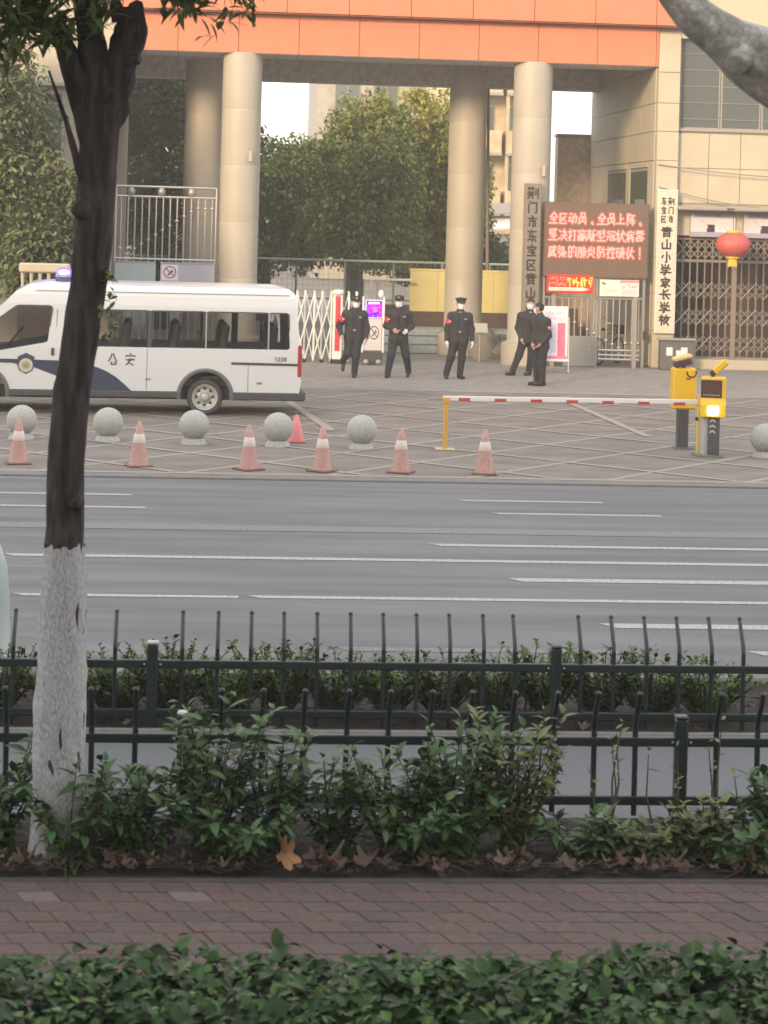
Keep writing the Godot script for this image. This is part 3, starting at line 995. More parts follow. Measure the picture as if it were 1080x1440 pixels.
func school_yard() -> void:
	# low blue-grey terrace steps inside the gate
	var s := thing("terrace_steps", "low blue-grey steps between the columns behind the officers", "steps", Vector3(5.6, 0.035, -53.2))
	var blue := worn(lin(0.30, 0.335, 0.36), 0.7, "mottle", 0.02, 0.85, 0.5)
	for i in 3:
		obj("step", MB.new().box(Vector3(0, 0.11 + 0.21 * i, -0.35 * i), Vector3(5.2, 0.2, 0.5 + 0.1 * i), 0.015), blue, s)
	for e in [["mossy grey boulder beside the front right column base", 6.6, 0.42, 0.5, 3], ["pale boulder lying between the steps and the right columns", 7.0, 0.34, 0.38, 4]]:
		var nz := FastNoiseLite.new()
		nz.seed = e[4]
		nz.frequency = 1.3
		var m := MB.new()
		m.sg += 1
		for i in 10:
			for k in 14:
				var f := func(a: int, b: int) -> Vector3:
					var d := Vector3(sin(PI * a / 10.0) * cos(TAU * b / 14.0), -cos(PI * a / 10.0), sin(PI * a / 10.0) * sin(TAU * b / 14.0))
					return d * (1.0 + 0.5 * nz.get_noise_3dv(d)) * Vector3(e[2], e[3], 0.35)
				var A: Vector3 = f.call(i, k)
				m.quad(A, f.call(i, k + 1), f.call(i + 1, k + 1), f.call(i + 1, k), A, true)
		tag(obj("boulder", m, worn(lin(0.30, 0.28, 0.25), 0.9, "flake", 0.05, 0.5, 0.8), self, Vector3(e[1], 0.25, -51.6)), e[0], "boulder", "boulders by the columns")
	# brown planter wall and the yellow hoarding over it
	tag(obj("planter_wall", MB.new().box(Vector3(6.6, 0.55, -57.2), Vector3(6.6, 1.1, 0.4), 0.02), M.brown_dark), "long dark brown wall under the yellow hoarding", "wall")
	var y := thing("hoarding", "wide plain yellow hoarding between the two right columns", "hoarding", Vector3(6.72, 1.5, -57.0))
	var ym := worn(lin(0.70, 0.62, 0.29), 0.6, "calm", 0.008, 0.94, 0.3)
	for i in 4:
		obj("panel", MB.new().box(Vector3(-1.17 + 0.78 * i, 0, 0), Vector3(0.774, 1.12, 0.03), 0.004), ym, y)
	obj("top_rail", MB.new().box(Vector3(0, 0.59, 0), Vector3(3.16, 0.07, 0.06), 0.01), mat(lin(0.66, 0.56, 0.28), 0.6), y)
	for x in [-1.5, 0.0, 1.5]:
		obj("post", MB.new().box(Vector3(x, -0.75, -0.06), Vector3(0.06, 1.5, 0.06)), M.steel_dull, y)
	# pale pipe frame beside the hoarding
	var f := thing("pipe_frame", "pale square pipe frame standing left of the yellow hoarding", "frame", Vector3(4.05, 0.035, -56.6))
	obj("post", MB.new().tube([Vector3(0, 0, 0), Vector3(0, 1.76, 0)], 0.035, 8), M.white_paint, f)
	obj("post", MB.new().tube([Vector3(0.2, 0, -0.3), Vector3(0.2, 1.72, -0.3)], 0.03, 8), M.white_paint, f)
	obj("crossbar", MB.new().tube([Vector3(0, 1.76, 0), Vector3(1.1, 1.78, 0)], 0.035, 8), M.white_paint, f)
	# green mesh fence of the sports ground
	var mf := thing("mesh_fence", "long green wire mesh fence with pale rails across the school yard", "fence", Vector3(0, 0, -60))
	var gm := mat(lin(0.16, 0.24, 0.21), 0.5)
	var rail := mat(lin(0.36, 0.42, 0.40), 0.5)
	for i in 12:
		obj("post", MB.new().tube([Vector3(-5.0 + 1.42 * i, 0, 0), Vector3(-5.0 + 1.42 * i, 2.22, 0)], 0.032, 7), gm if i % 2 else rail, mf)
	obj("rail", MB.new().tube([Vector3(-5.5, 2.22, 0), Vector3(11, 2.22, 0)], 0.035, 7), rail, mf)
	obj("rail", MB.new().tube([Vector3(-5.5, 1.1, 0), Vector3(11, 1.1, 0)], 0.025, 7), gm, mf)
	var net := MB.new()
	for i in 110:
		net.box(Vector3(-5.5 + 0.15 * i, 1.1, -0.02), Vector3(0.007, 2.2, 0.007))
	for i in 14:
		net.box(Vector3(2.75, 0.1 + 0.155 * i, -0.03), Vector3(16.5, 0.007, 0.007))
	obj("wire_mesh", net, gm, mf).set_meta("kind", "stuff")
	# thin flag pole
	var p := thing("flag_pole", "thin tall grey pole between the two right columns", "pole", Vector3(7.47, 0.035, -57.9))
	obj("shaft", MB.new().tube([Vector3(0, 0, 0), Vector3(-0.2, 9.5, 0)], [0.055, 0.035], 10), mat(lin(0.2, 0.17, 0.16), 0.5), p)
	obj("foot_plate", MB.new().lathe([Vector2(0, 0.06), Vector2(0.16, 0.06), Vector2(0.16, 0.0)], 16), M.steel_dull, p)
	# small reading stand right of the third officer
	var r := thing("reading_stand", "small tilted information stand beside the rear right column", "stand", Vector3(6.33, 0.035, -50.4))
	obj("leg", MB.new().tube([Vector3(0, 0, 0), Vector3(0, 0.78, 0)], 0.03, 8), M.steel_dull, r)
	obj("desk", MB.new().box(Vector3(0, 0.84, 0.02), Vector3(0.36, 0.03, 0.32), 0.006, Basis(Vector3.RIGHT, 0.75)), mat(lin(0.42, 0.40, 0.37), 0.4), r)

func block(label: String, at: Vector3, size: Vector3, wall: Material, cols: int, rows: int, y0: float, pitch: Vector2, win: Vector2, balcony: bool, group := "") -> Node3D:
	var b := thing("apartment_building", label, "building", at, 0.0, group)
	obj("wall", MB.new().box(Vector3(0, size.y * 0.5, -size.z * 0.5), size), wall, b)
	for r in rows:
		for c in cols:
			var x := (c - (cols - 1) * 0.5) * pitch.x
			var y := y0 + r * pitch.y
			var w := obj("window", MB.new().box(Vector3(x, y, 0.02), Vector3(win.x, win.y, 0.08)), M.frame, b)
			for s in [-1, 1]:
				obj("pane", MB.new().box(Vector3(x + s * win.x * 0.24, y, 0.065), Vector3(win.x * 0.44, win.y * 0.88, 0.02)), M.window, w)
			obj("sill", MB.new().box(Vector3(x, y - win.y * 0.5 - 0.06, 0.1), Vector3(win.x + 0.2, 0.09, 0.22), 0.01), wall, w)
			if balcony:
				var bl := obj("balcony", MB.new().box(Vector3(x, y - 0.95, 0.6), Vector3(pitch.x * 0.86, 0.95, 1.2)), wall, b)
				obj("slab", MB.new().box(Vector3(x, y - 1.48, 0.62), Vector3(pitch.x * 0.9, 0.12, 1.3)), M.frame, bl)
				obj("post", MB.new().box(Vector3(x - pitch.x * 0.4, y + 0.3, 1.1), Vector3(0.14, 1.6, 0.14)), wall, bl)
	obj("parapet", MB.new().box(Vector3(0, size.y + 0.25, -size.z * 0.5), Vector3(size.x + 0.3, 0.5, size.z + 0.3), 0.03), wall, b)
	return b

func background() -> void:
	var peach := worn(lin(0.60, 0.47, 0.30), 0.75, "mottle", 0.02, 0.85, 0.15)
	var grey := worn(lin(0.46, 0.43, 0.39), 0.75, "mottle", 0.02, 0.85, 0.15)
	block("grey apartment block rising above the middle tree", Vector3(9.6, 0, -112), Vector3(9.6, 15.5, 12), grey, 4, 4, 4.0, Vector2(2.1, 3.0), Vector2(1.4, 1.5), false, "apartment blocks behind the school")
	block("warm cream apartment block beside the rear right column's top", Vector3(12.2, 0, -104), Vector3(4.9, 16, 10), worn(lin(0.66, 0.55, 0.36), 0.75, "mottle", 0.02, 0.85, 0.15), 1, 2, 13.0, Vector2(4.6, 3.4), Vector2(1.2, 1.4), false, "apartment blocks behind the school")
	block("peach block with balconies seen between the two right columns", Vector3(11.7, 0, -88), Vector3(2.9, 15, 6), peach, 2, 4, 5.2, Vector2(1.4, 2.55), Vector2(0.8, 1.3), true, "apartment blocks behind the school")
	# dark covered stair below the peach block
	var st := thing("covered_stair", "dark lean-to stair roof below the peach block between the columns", "stairs", Vector3(10.9, 0, -80))
	obj("wall", MB.new().box(Vector3(0.9, 1.3, -1.0), Vector3(3.4, 2.6, 1.6)), M.brown_dark, st)
	for i in 3:
		obj("roof_sheet", MB.new().box(Vector3(0.9, 2.75 + 0.62 * i, -0.8 - 0.9 * i), Vector3(3.6, 0.07, 1.3), 0.0, Basis(Vector3.BACK, 0.06) * Basis(Vector3.RIGHT, 0.3)), [M.steel_dull, M.soffit, M.frame][i], st)
		obj("stair_rail", MB.new().bar(Vector3(-0.6, 0.7 + 0.75 * i, 0.02), Vector3(2.4, 0.95 + 0.75 * i, 0.02), 0.08, 0.05), M.steel_dull, st)
	var leaf := leaf_mesh(0.14, 0.08)
	var r2 := RandomNumberGenerator.new()
	r2.seed = 5
	var spray := leaf_spray(leaf, 13, 0.17, r2)
	var bark := worn(lin(0.13, 0.105, 0.085), 0.95, "flake", 0.05, 0.5, 1.5)
	var pale_bark := worn(lin(0.27, 0.25, 0.23), 0.95, "flake", 0.05, 0.6, 1.5)
	var green := leaf_mat(lin(0.215, 0.25, 0.07), 0.6, 0.5)
	var deep := leaf_mat(lin(0.10, 0.125, 0.055), 0.6, 0.4)
	var olive := leaf_mat(lin(0.28, 0.29, 0.06), 0.6, 0.5)
	tree("round_tree", "big round green tree with a pale trunk in the middle of the yard", Vector3(4.15, 0, -66), 2.3, 0.3, knobby(Vector3(0, 4.15, 0), Vector3(2.75, 2.8, 2.3), 16, 0.42, r2), 5600, spray, green, pale_bark, "trees in the school yard")
	tree("round_tree", "lower green tree just right of the front left column", Vector3(1.3, 0, -67.5), 2.0, 0.22, knobby(Vector3(-0.1, 3.6, 0), Vector3(2.1, 2.55, 2.0), 11, 0.45, r2), 3200, spray, green, bark, "trees in the school yard")
	tree("round_tree", "yellow-green tree peaking beside the rear right column", Vector3(6.9, 0, -67.5), 2.4, 0.22, knobby(Vector3(-0.1, 4.6, 0), Vector3(1.3, 2.8, 1.5), 9, 0.55, r2), 2800, spray, olive, bark, "trees in the school yard")
	tree("round_tree", "low green bush-like tree behind the hoarding and right columns", Vector3(7.6, 0, -70), 1.2, 0.15, knobby(Vector3(0, 2.2, 0), Vector3(2.0, 1.6, 1.2), 6, 0.5, r2), 1500, spray, deep, bark, "trees in the school yard")
	tree("dark_tree", "dark dense tree behind the steel railing left of the columns", Vector3(-1.9, 0, -61.5), 2.6, 0.28, knobby(Vector3(0, 5.2, 0), Vector3(2.3, 3.0, 1.9), 11, 0.5, r2), 4200, spray, deep, bark, "trees in the school yard")
	# leafy evergreens behind the van, before the left gatehouse
	var cam_leaf := leaf_spray(leaf_mesh(0.14, 0.065), 11, 0.16, r2)
	var camphor := leaf_mat(lin(0.115, 0.145, 0.06), 0.45, 0.35)
	tree("evergreen_tree", "tall grey-green evergreen at the left edge behind the van", Vector3(-5.6, 0, -46.3), 2.0, 0.16, knobby(Vector3(0, 4.4, 0), Vector3(1.7, 3.2, 1.5), 12, 0.5, r2), 5200, cam_leaf, camphor, bark, "evergreens by the left gatehouse", 0.4)
	tree("evergreen_tree", "lower evergreen touching the near tree trunk behind the van roof", Vector3(-3.95, 0, -45.6), 1.6, 0.12, knobby(Vector3(0, 3.1, 0), Vector3(1.0, 1.75, 1.0), 9, 0.55, r2), 2600, cam_leaf, camphor, bark, "evergreens by the left gatehouse", 0.4)
	# pale balustrade glimpsed over the van
	var b := thing("balustrade", "short pale stone balustrade glimpsed above the van cab", "balustrade", Vector3(-3.72, 0, -43.4))
	obj("top_rail", MB.new().box(Vector3(0, 2.3, 0), Vector3(1.05, 0.2, 0.2), 0.03), M.cream, b)
	for i in 6:
		obj("baluster", MB.new().lathe([Vector2(0.04, 1.5), Vector2(0.055, 1.75), Vector2(0.03, 1.95), Vector2(0.045, 2.2)], 10), M.cream, b, Vector3(-0.45 + 0.18 * i, 0, 0))
	obj("base", MB.new().box(Vector3(0, 0.75, 0), Vector3(1.05, 1.5, 0.24), 0.02), M.brown_dark, b)

func beaded_bars(parent: Node, x0: float, n: int, pitch: float, ylo: float, yhi: float, beads: Callable) -> void:
	var bar := MB.new().tube([Vector3(0, ylo, 0), Vector3(0, yhi, 0)], 0.019, 8).done()
	var bead := MB.new().sphere(Vector3(), Vector3(0.04, 0.04, 0.04), 10, 7).done()
	for i in n:
		var x := x0 + pitch * i
		fast("bar", i, bar, M.steel, parent, Transform3D(Basis(), Vector3(x, 0, 0)))
		fast("bead", i, bead, M.steel, parent, Transform3D(Basis(), Vector3(x, beads.call(i), 0.012)))

func lamp(called: String, at: Vector3, c: Color, e: float, size := 0.05) -> void:
	var l := OmniLight3D.new()
	l.name = called
	l.light_color = c
	l.light_energy = e
	l.light_size = size
	l.omni_range = 60.0
	l.omni_attenuation = 2.0
	l.shadow_enabled = true
	l.position = at
	add_child(l)

func gate_line() -> void:
	# steel railing left of the columns, over two notice panels
	var r := thing("steel_railing", "tall steel bar railing with round beads left of the front left column", "railing", Vector3(-1.38, 0, -49.9))
	for y in [4.12, 3.88, 2.38, 0.25]:
		obj("rail", MB.new().tube([Vector3(-1.25, y, 0), Vector3(1.16, y, 0)], 0.03, 8), M.steel, r)
	for x in [-1.25, 1.16]:
		obj("post", MB.new().tube([Vector3(x, 0, 0), Vector3(x, 4.12, 0)], 0.032, 8), M.steel, r)
	beaded_bars(r, -1.12, 14, 0.168, 0.25, 3.88, func(i): return 2.62 + (0.0 if i < 2 else minf((i - 2) * 0.115, 1.0)))
	var knob := MB.new().lathe([Vector2(0.045, 3.9), Vector2(0.09, 3.96), Vector2(0.09, 4.03), Vector2(0.05, 4.1)], 14).done()
	for i in 3:
		fast("collar", i, knob, M.steel_dull, r, Transform3D(Basis(), Vector3(-0.88 + 0.72 * i, 0, 0)))
	for e in [["pale blue-grey panel on the railing nearest the tree trunk", -2.12, 0.98, lin(0.42, 0.47, 0.47), false], ["lilac-grey panel with a red ring prohibition sign on the railing", -0.87, 1.3, lin(0.44, 0.43, 0.47), true]]:
		var p := thing("railing_panel", e[0], "panel", Vector3(e[1], 2.07, -49.8), 0.0, "panels on the steel railing")
		obj("board", MB.new().box(Vector3(), Vector3(e[2], 0.44, 0.03), 0.006), mat(e[3], 0.4), p)
		obj("edge_strip", MB.new().box(Vector3(0, 0.235, 0), Vector3(e[2], 0.03, 0.05)), M.steel, p)
		obj("edge_strip", MB.new().box(Vector3(0, -0.235, 0), Vector3(e[2], 0.03, 0.05)), M.steel, p)
		if e[4]:
			obj("sign_plate", sheet(0.4, 0.38), print_mat(prohibition(Color(0.9, 0.87, 0.87), Color(0.66, 0.25, 0.27))), p, Vector3(-0.42, 0.0, 0.018))
	# white folding barrier gate and its motor head
	var a := thing("retractable_gate", "white accordion gate with crossed slats parked behind the van", "gate", Vector3(1.55, 0.035, -49.3))
	var up := MB.new().box(Vector3(0, 0.87, 0), Vector3(0.045, 1.66, 0.06), 0.01).done()
	var sp := 0.205
	for i in 11:
		fast("upright", i, up, M.white_paint, a, Transform3D(Basis(), Vector3(sp * i - 0.4, 0, 0.22 if i % 2 else -0.22)))
	var d1 := MB.new().bar(Vector3(0, -0.42, 0.02), Vector3(sp, 0.42, 0.02), 0.03, 0.012).done()
	var d2 := MB.new().bar(Vector3(0, 0.42, -0.02), Vector3(sp, -0.42, -0.02), 0.03, 0.012).done()
	for i in 10:
		for j in 2:
			for s in 2:
				fast("slat", (i * 2 + j) * 2 + s, d1 if s else d2, M.white_paint, a, Transform3D(Basis(), Vector3(sp * i - 0.4, 0.5 + 0.78 * j, 0.2 if s else -0.2)))
	for i in 6:
		obj("roller", MB.new().lathe([Vector2(0, -0.02), Vector2(0.05, -0.02), Vector2(0.05, 0.02), Vector2(0, 0.02)], 12, Vector3(sp * 2 * i - 0.4, 0.05, 0.2), Basis(Vector3.RIGHT, PI / 2)), M.rubber, a)
	var rp := thing("banded_post", "white capped post with a broad red stripe beside the accordion gate", "post", Vector3(2.73, 0.035, -48.95))
	obj("shaft", MB.new().box(Vector3(0, 0.86, 0), Vector3(0.23, 1.55, 0.14), 0.02), M.white_paint, rp)
	obj("stripe", MB.new().box(Vector3(0, 0.95, 0.073), Vector3(0.12, 1.3, 0.01)), mat(lin(0.55, 0.05, 0.075), 0.5), rp)
	obj("cap", MB.new().lathe([Vector2(0, 1.76), Vector2(0.13, 1.74), Vector2(0.14, 1.66), Vector2(0.11, 1.63)], 16), M.white_paint, rp)
	obj("foot", MB.new().box(Vector3(0, 0.05, 0), Vector3(0.3, 0.1, 0.24), 0.02), M.rubber, rp)
	var h := thing("gate_motor", "white gate motor cabinet with a lit purple screen and prohibition sign", "gate motor", Vector3(3.55, 0.035, -48.8))
	obj("cabinet", MB.new().box(Vector3(0, 0.86, 0), Vector3(0.46, 1.06, 0.36), 0.02), mat(lin(0.55, 0.53, 0.53), 0.45), h)
	obj("screen_bezel", MB.new().box(Vector3(0.02, 1.33, 0.17), Vector3(0.42, 0.44, 0.06), 0.01), M.white_paint, h)
	for x in [-0.24, 0.25]:
		obj("side_tube", MB.new().tube([Vector3(x, 0.3, 0.19), Vector3(x, 1.62, 0.19)], 0.025, 8), M.white_paint, h)
	obj("top_knob", MB.new().sphere(Vector3(0.18, 1.68, 0.1), Vector3(0.07, 0.1, 0.07)), M.white_paint, h)
	obj("skirt", MB.new().box(Vector3(0, 0.2, 0), Vector3(0.5, 0.3, 0.42), 0.03), mat(lin(0.06, 0.06, 0.06), 0.5), h)
	for x in [-0.15, 0.15]:
		obj("wheel", MB.new().lathe([Vector2(0, -0.03), Vector2(0.07, -0.03), Vector2(0.07, 0.03), Vector2(0, 0.03)], 14, Vector3(x, 0.07, 0.2), Basis(Vector3.RIGHT, PI / 2)), M.steel_dull, h)
	var im := Image.create(64, 64, false, Image.FORMAT_RGB8)
	im.fill(Color(0.22, 0.02, 0.6))
	for i in 90:
		var p := Vector2(rng.randf_range(4, 60), rng.randf_range(4, 60))
		var d := p.distance_to(Vector2(32, 34))
		stroke(im, p, p + Vector2(4, 0), 3.2, Color(0.85, 0.12, 0.75) if d > 12 and rng.randf() < 0.6 else Color(0.35, 0.05, 0.85))
	stroke(im, Vector2(33, 32), Vector2(36, 35), 9, Color(0.95, 0.3, 0.6))
	stroke(im, Vector2(10, 9), Vector2(50, 8), 4, Color(1.0, 0.72, 0.95))
	var sm := glow(Color.WHITE, 1.3)
	sm.emission_texture = ImageTexture.create_from_image(im)
	sm.emission_operator = BaseMaterial3D.EMISSION_OP_MULTIPLY
	obj("lit_screen", sheet(0.37, 0.39), sm, h, Vector3(0.02, 1.33, 0.203))
	lamp("gate_screen_lamp", Vector3(3.57, 1.37, -48.5), Color(0.6, 0.2, 1.0), 0.02, 0.15)
	obj("sign_plate", sheet(0.3, 0.42), print_mat(prohibition(Color(0.80, 0.77, 0.76), Color(0.28, 0.27, 0.27))), h, Vector3(0.03, 0.76, 0.184))
	# LED message board
	var led := thing("led_message_board", "brown LED board with three lit red lines of characters", "led sign", Vector3(8.97, 3.11, -49.35), -0.02)
	obj("cabinet", MB.new().box(Vector3(0, 0, -0.09), Vector3(2.56, 1.82, 0.18), 0.02), worn(lin(0.15, 0.098, 0.07), 0.6, "mottle", 0.02, 0.9, 0.5), led)
	for x in [-1.0, 1.0]:
		obj("support_post", MB.new().box(Vector3(x, -2.0, -0.12), Vector3(0.1, 2.2, 0.1)), M.steel_dull, led)
	im = Image.create(768, 540, false, Image.FORMAT_RGB8)
	im.fill(Color(0.0, 0.0, 0.0))
	var lines := ["全区动员，全员上阵，", "坚决打赢新型冠状病毒", "感染的肺炎防控硬仗！"]
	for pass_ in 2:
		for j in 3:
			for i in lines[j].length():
				glyph(im, lines[j][i], Vector2(26 + i * 72, 66 + j * 124), Vector2(64, 84), 14.0 if pass_ == 0 else 5.2, Color(0.5, 0.02, 0.035) if pass_ == 0 else Color(1.0, 0.52, 0.47))  # the wide dim red first pass paints a glow round the letters
	# the lit dots of the matrix
	for y in range(0, 540, 6):
		for x in 768:
			im.set_pixel(x, y, im.get_pixel(x, y).darkened(0.35))
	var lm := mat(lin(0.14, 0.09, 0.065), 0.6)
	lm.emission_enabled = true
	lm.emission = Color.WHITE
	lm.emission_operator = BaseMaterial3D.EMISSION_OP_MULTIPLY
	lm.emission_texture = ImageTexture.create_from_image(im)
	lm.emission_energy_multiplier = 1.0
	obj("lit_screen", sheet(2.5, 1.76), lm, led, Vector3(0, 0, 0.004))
	lamp("led_board_lamp", Vector3(8.97, 3.1, -49.0), Color(1.0, 0.2, 0.18), 0.04, 0.5)
	# pedestrian gate under it
	var g := thing("pedestrian_gate", "steel barred pedestrian gate with a solid lower door under the LED board", "gate", Vector3(7.74, 0.035, -49.5))
	obj("frame_bar", MB.new().box(Vector3(1.24, 2.3, 0), Vector3(2.5, 0.06, 0.06), 0.01), M.steel, g)
	for x in [0.0, 1.3, 2.45]:
		obj("post", MB.new().box(Vector3(x, 1.15, 0), Vector3(0.07, 2.3, 0.07), 0.01), M.steel, g)
	for y in [1.68]:
		obj("rail", MB.new().box(Vector3(1.22, y, 0.01), Vector3(2.4, 0.05, 0.05), 0.01), M.steel, g)
	obj("door_sheet", MB.new().box(Vector3(0.9, 0.38, 0.03), Vector3(0.8, 0.74, 0.03), 0.01), mat(lin(0.33, 0.31, 0.28), 0.42, 0.4), g)
	bits("stud", [[Vector3(0.68, 0.42, 0.05), Vector3(0.06, 0.07, 0.02), 0.008], [Vector3(0.9, 0.42, 0.05), Vector3(0.06, 0.07, 0.02), 0.008], [Vector3(1.12, 0.42, 0.05), Vector3(0.06, 0.07, 0.02), 0.008]], M.steel, g)
	for y in [0.42, 0.3, 0.2]:
		obj("rail", MB.new().tube([Vector3(1.36, y, 0.03), Vector3(2.36, y, 0.03)], 0.03, 8), M.steel, g)
	beaded_bars(g, 0.14, 15, 0.157, 0.2, 1.68, func(i): return 1.42 - 0.085 * i if i < 12 else 0.6)
	obj("lock_box", MB.new().box(Vector3(2.5, 0.8, 0.05), Vector3(0.09, 0.2, 0.08), 0.01), M.dark, g)
	# notices fixed over the gate
	var ban := thing("red_banner", "small red banner with yellow print under the LED board", "banner", Vector3(8.35, 2.05, -49.36))
	im = Image.create(256, 100, false, Image.FORMAT_RGB8)
	im.fill(Color(0.80, 0.20, 0.14))
	smudges(im, Rect2(10, 8, 96, 26), 1, 7, Color(0.97, 0.72, 0.6), rng)
	smudges(im, Rect2(10, 36, 96, 26), 1, 7, Color(0.97, 0.72, 0.6), rng)
	smudges(im, Rect2(110, 6, 140, 56), 1, 6, Color(0.98, 0.82, 0.35), rng)
	smudges(im, Rect2(110, 6, 140, 56), 1, 6, Color(0.98, 0.82, 0.35), rng)
	im.fill_rect(Rect2i(10, 70, 190, 20), Color(0.93, 0.82, 0.76))
	for i in 20:
		im.fill_rect(Rect2i(200 + i * 2, 70 + i / 2, 2, 20 - i), Color(0.93, 0.82, 0.76))
	smudges(im, Rect2(60, 74, 100, 12), 1, 9, Color(0.7, 0.35, 0.3), rng)
	obj("cloth", MB.new().box(Vector3(), Vector3(1.14, 0.45, 0.02), 0.004), M.red, ban)
	obj("print", sheet(1.12, 0.43), print_mat(im), ban, Vector3(0, 0, 0.013))
	for e in [["white paper notice with a small dark mark over the pedestrian gate", 9.33, Color(0.86, 0.84, 0.80), false], ["white paper notice with a pinkish heading beside the pillar", 9.81, Color(0.87, 0.81, 0.80), true]]:
		var n := thing("paper_notice", e[0], "notice", Vector3(e[1], 1.97, -49.4), 0.0, "paper notices over the gate")
		im = Image.create(96, 80, false, Image.FORMAT_RGB8)
		im.fill(e[2])
		if e[3]:
			im.fill_rect(Rect2i(0, 0, 96, 12), Color(0.85, 0.55, 0.55))
			smudges(im, Rect2(8, 18, 80, 26), 1, 4, Color(0.8, 0.55, 0.58), rng)
			smudges(im, Rect2(8, 48, 80, 24), 3, 12, Color(0.66, 0.62, 0.62), rng)
		else:
			stroke(im, Vector2(12, 14), Vector2(24, 20), 4, Color(0.28, 0.27, 0.26))
			smudges(im, Rect2(8, 44, 80, 22), 2, 10, Color(0.6, 0.58, 0.56), rng)
		obj("board", MB.new().box(Vector3(), Vector3(0.48, 0.4, 0.015)), M.white_paint, n)
		obj("print", sheet(0.46, 0.38), print_mat(im), n, Vector3(0, 0, 0.01))
	# poster easel in front
	var es := thing("poster_easel", "pink and white poster on a low steel easel behind the dark-haired man", "easel", Vector3(7.68, 0.035, -47.3))
	im = Image.create(128, 256, false, Image.FORMAT_RGB8)
	im.fill(Color(0.93, 0.84, 0.87))
	im.fill_rect(Rect2i(78, 78, 40, 162), Color(0.86, 0.40, 0.50))
	im.fill_rect(Rect2i(6, 78, 68, 150), Color(0.84, 0.83, 0.90))
	smudges(im, Rect2(20, 20, 90, 18), 1, 6, Color(0.85, 0.62, 0.7), rng)
	smudges(im, Rect2(40, 48, 70, 16), 1, 6, Color(0.62, 0.55, 0.68), rng)
	smudges(im, Rect2(10, 84, 58, 140), 12, 8, Color(0.72, 0.66, 0.76), rng)
	smudges(im, Rect2(82, 84, 32, 150), 10, 3, Color(0.92, 0.6, 0.66), rng)
	im.fill_rect(Rect2i(0, 240, 128, 16), Color(0.84, 0.5, 0.6))
	obj("board", MB.new().box(Vector3(0, 0.93, 0), Vector3(0.6, 1.24, 0.03), 0.006, Basis(Vector3.RIGHT, -0.06)), M.white_paint, es)
	var pr := obj("poster", sheet(0.57, 1.2), print_mat(im), es, Vector3(0, 0.93, 0.018))
	pr.rotation.x = -0.06
	for x in [-0.33, 0.33]:
		obj("leg", MB.new().tube([Vector3(x, 0, 0.06), Vector3(x, 1.3, -0.05)], 0.018, 8), M.steel, es)
		obj("foot", MB.new().tube([Vector3(x, 0.02, 0.18), Vector3(x, 0.02, -0.25)], 0.018, 8), M.steel_dull, es)
	obj("ledge", MB.new().box(Vector3(0, 0.3, 0.05), Vector3(0.68, 0.05, 0.06), 0.01), M.white_paint, es)
	bicycle()

func prohibition(back: Color, ink: Color) -> Image:
	var im := Image.create(96, 96, false, Image.FORMAT_RGB8)
	im.fill(back)
	for i in 40:
		var a := TAU * i / 40.0
		stroke(im, Vector2(48, 46) + Vector2.from_angle(a) * 34, Vector2(48, 46) + Vector2.from_angle(a + TAU / 40.0) * 34, 3.2, ink)
	stroke(im, Vector2(25, 23), Vector2(71, 69), 3.2, ink)
	stroke(im, Vector2(38, 62), Vector2(60, 38), 5, Color(0.35, 0.3, 0.33))
	stroke(im, Vector2(56, 34), Vector2(66, 46), 3, Color(0.35, 0.3, 0.33))
	return im

func bicycle() -> void:
	var b := thing("bicycle", "dark bicycle parked behind the bars of the pedestrian gate", "bicycle", Vector3(9.55, 0.035, -50.5), 0.9)
	for x in [-0.5, 0.5]:
		var pts := []
		for i in 25:
			pts.append(Vector3(x + 0.31 * cos(TAU * i / 24.0), 0.34 + 0.31 * sin(TAU * i / 24.0), 0))
		var w := obj("wheel", MB.new().tube(pts, 0.02, 6, false), M.rubber, b)
		var sp := MB.new()
		for i in 9:
			sp.tube([Vector3(x, 0.34, 0), Vector3(x + 0.3 * cos(TAU * i / 9.0), 0.34 + 0.3 * sin(TAU * i / 9.0), 0)], 0.003, 4)
		obj("spokes", sp, M.steel, w)
	var fr := MB.new()
	for e in [[-0.5, 0.34, -0.1, 0.32], [-0.1, 0.32, -0.22, 0.82], [-0.22, 0.8, -0.5, 0.34], [-0.1, 0.32, 0.34, 0.78], [-0.2, 0.76, 0.34, 0.8], [0.34, 0.92, 0.5, 0.34]]:
		fr.tube([Vector3(e[0], e[1], 0), Vector3(e[2], e[3], 0)], 0.018, 7)
	obj("frame", fr, mat(lin(0.35, 0.35, 0.36), 0.4, 0.4), b)
	obj("saddle", MB.new().sphere(Vector3(-0.24, 0.88, 0), Vector3(0.14, 0.04, 0.07)), M.dark, b)
	obj("handlebar", MB.new().tube([Vector3(0.25, 1.02, -0.28), Vector3(0.33, 1.0, -0.1), Vector3(0.33, 1.0, 0.1), Vector3(0.25, 1.02, 0.28)], 0.014, 7), M.steel, b)
	obj("basket", MB.new().box(Vector3(0.5, 0.86, 0), Vector3(0.26, 0.22, 0.3), 0.02), M.dark, b)

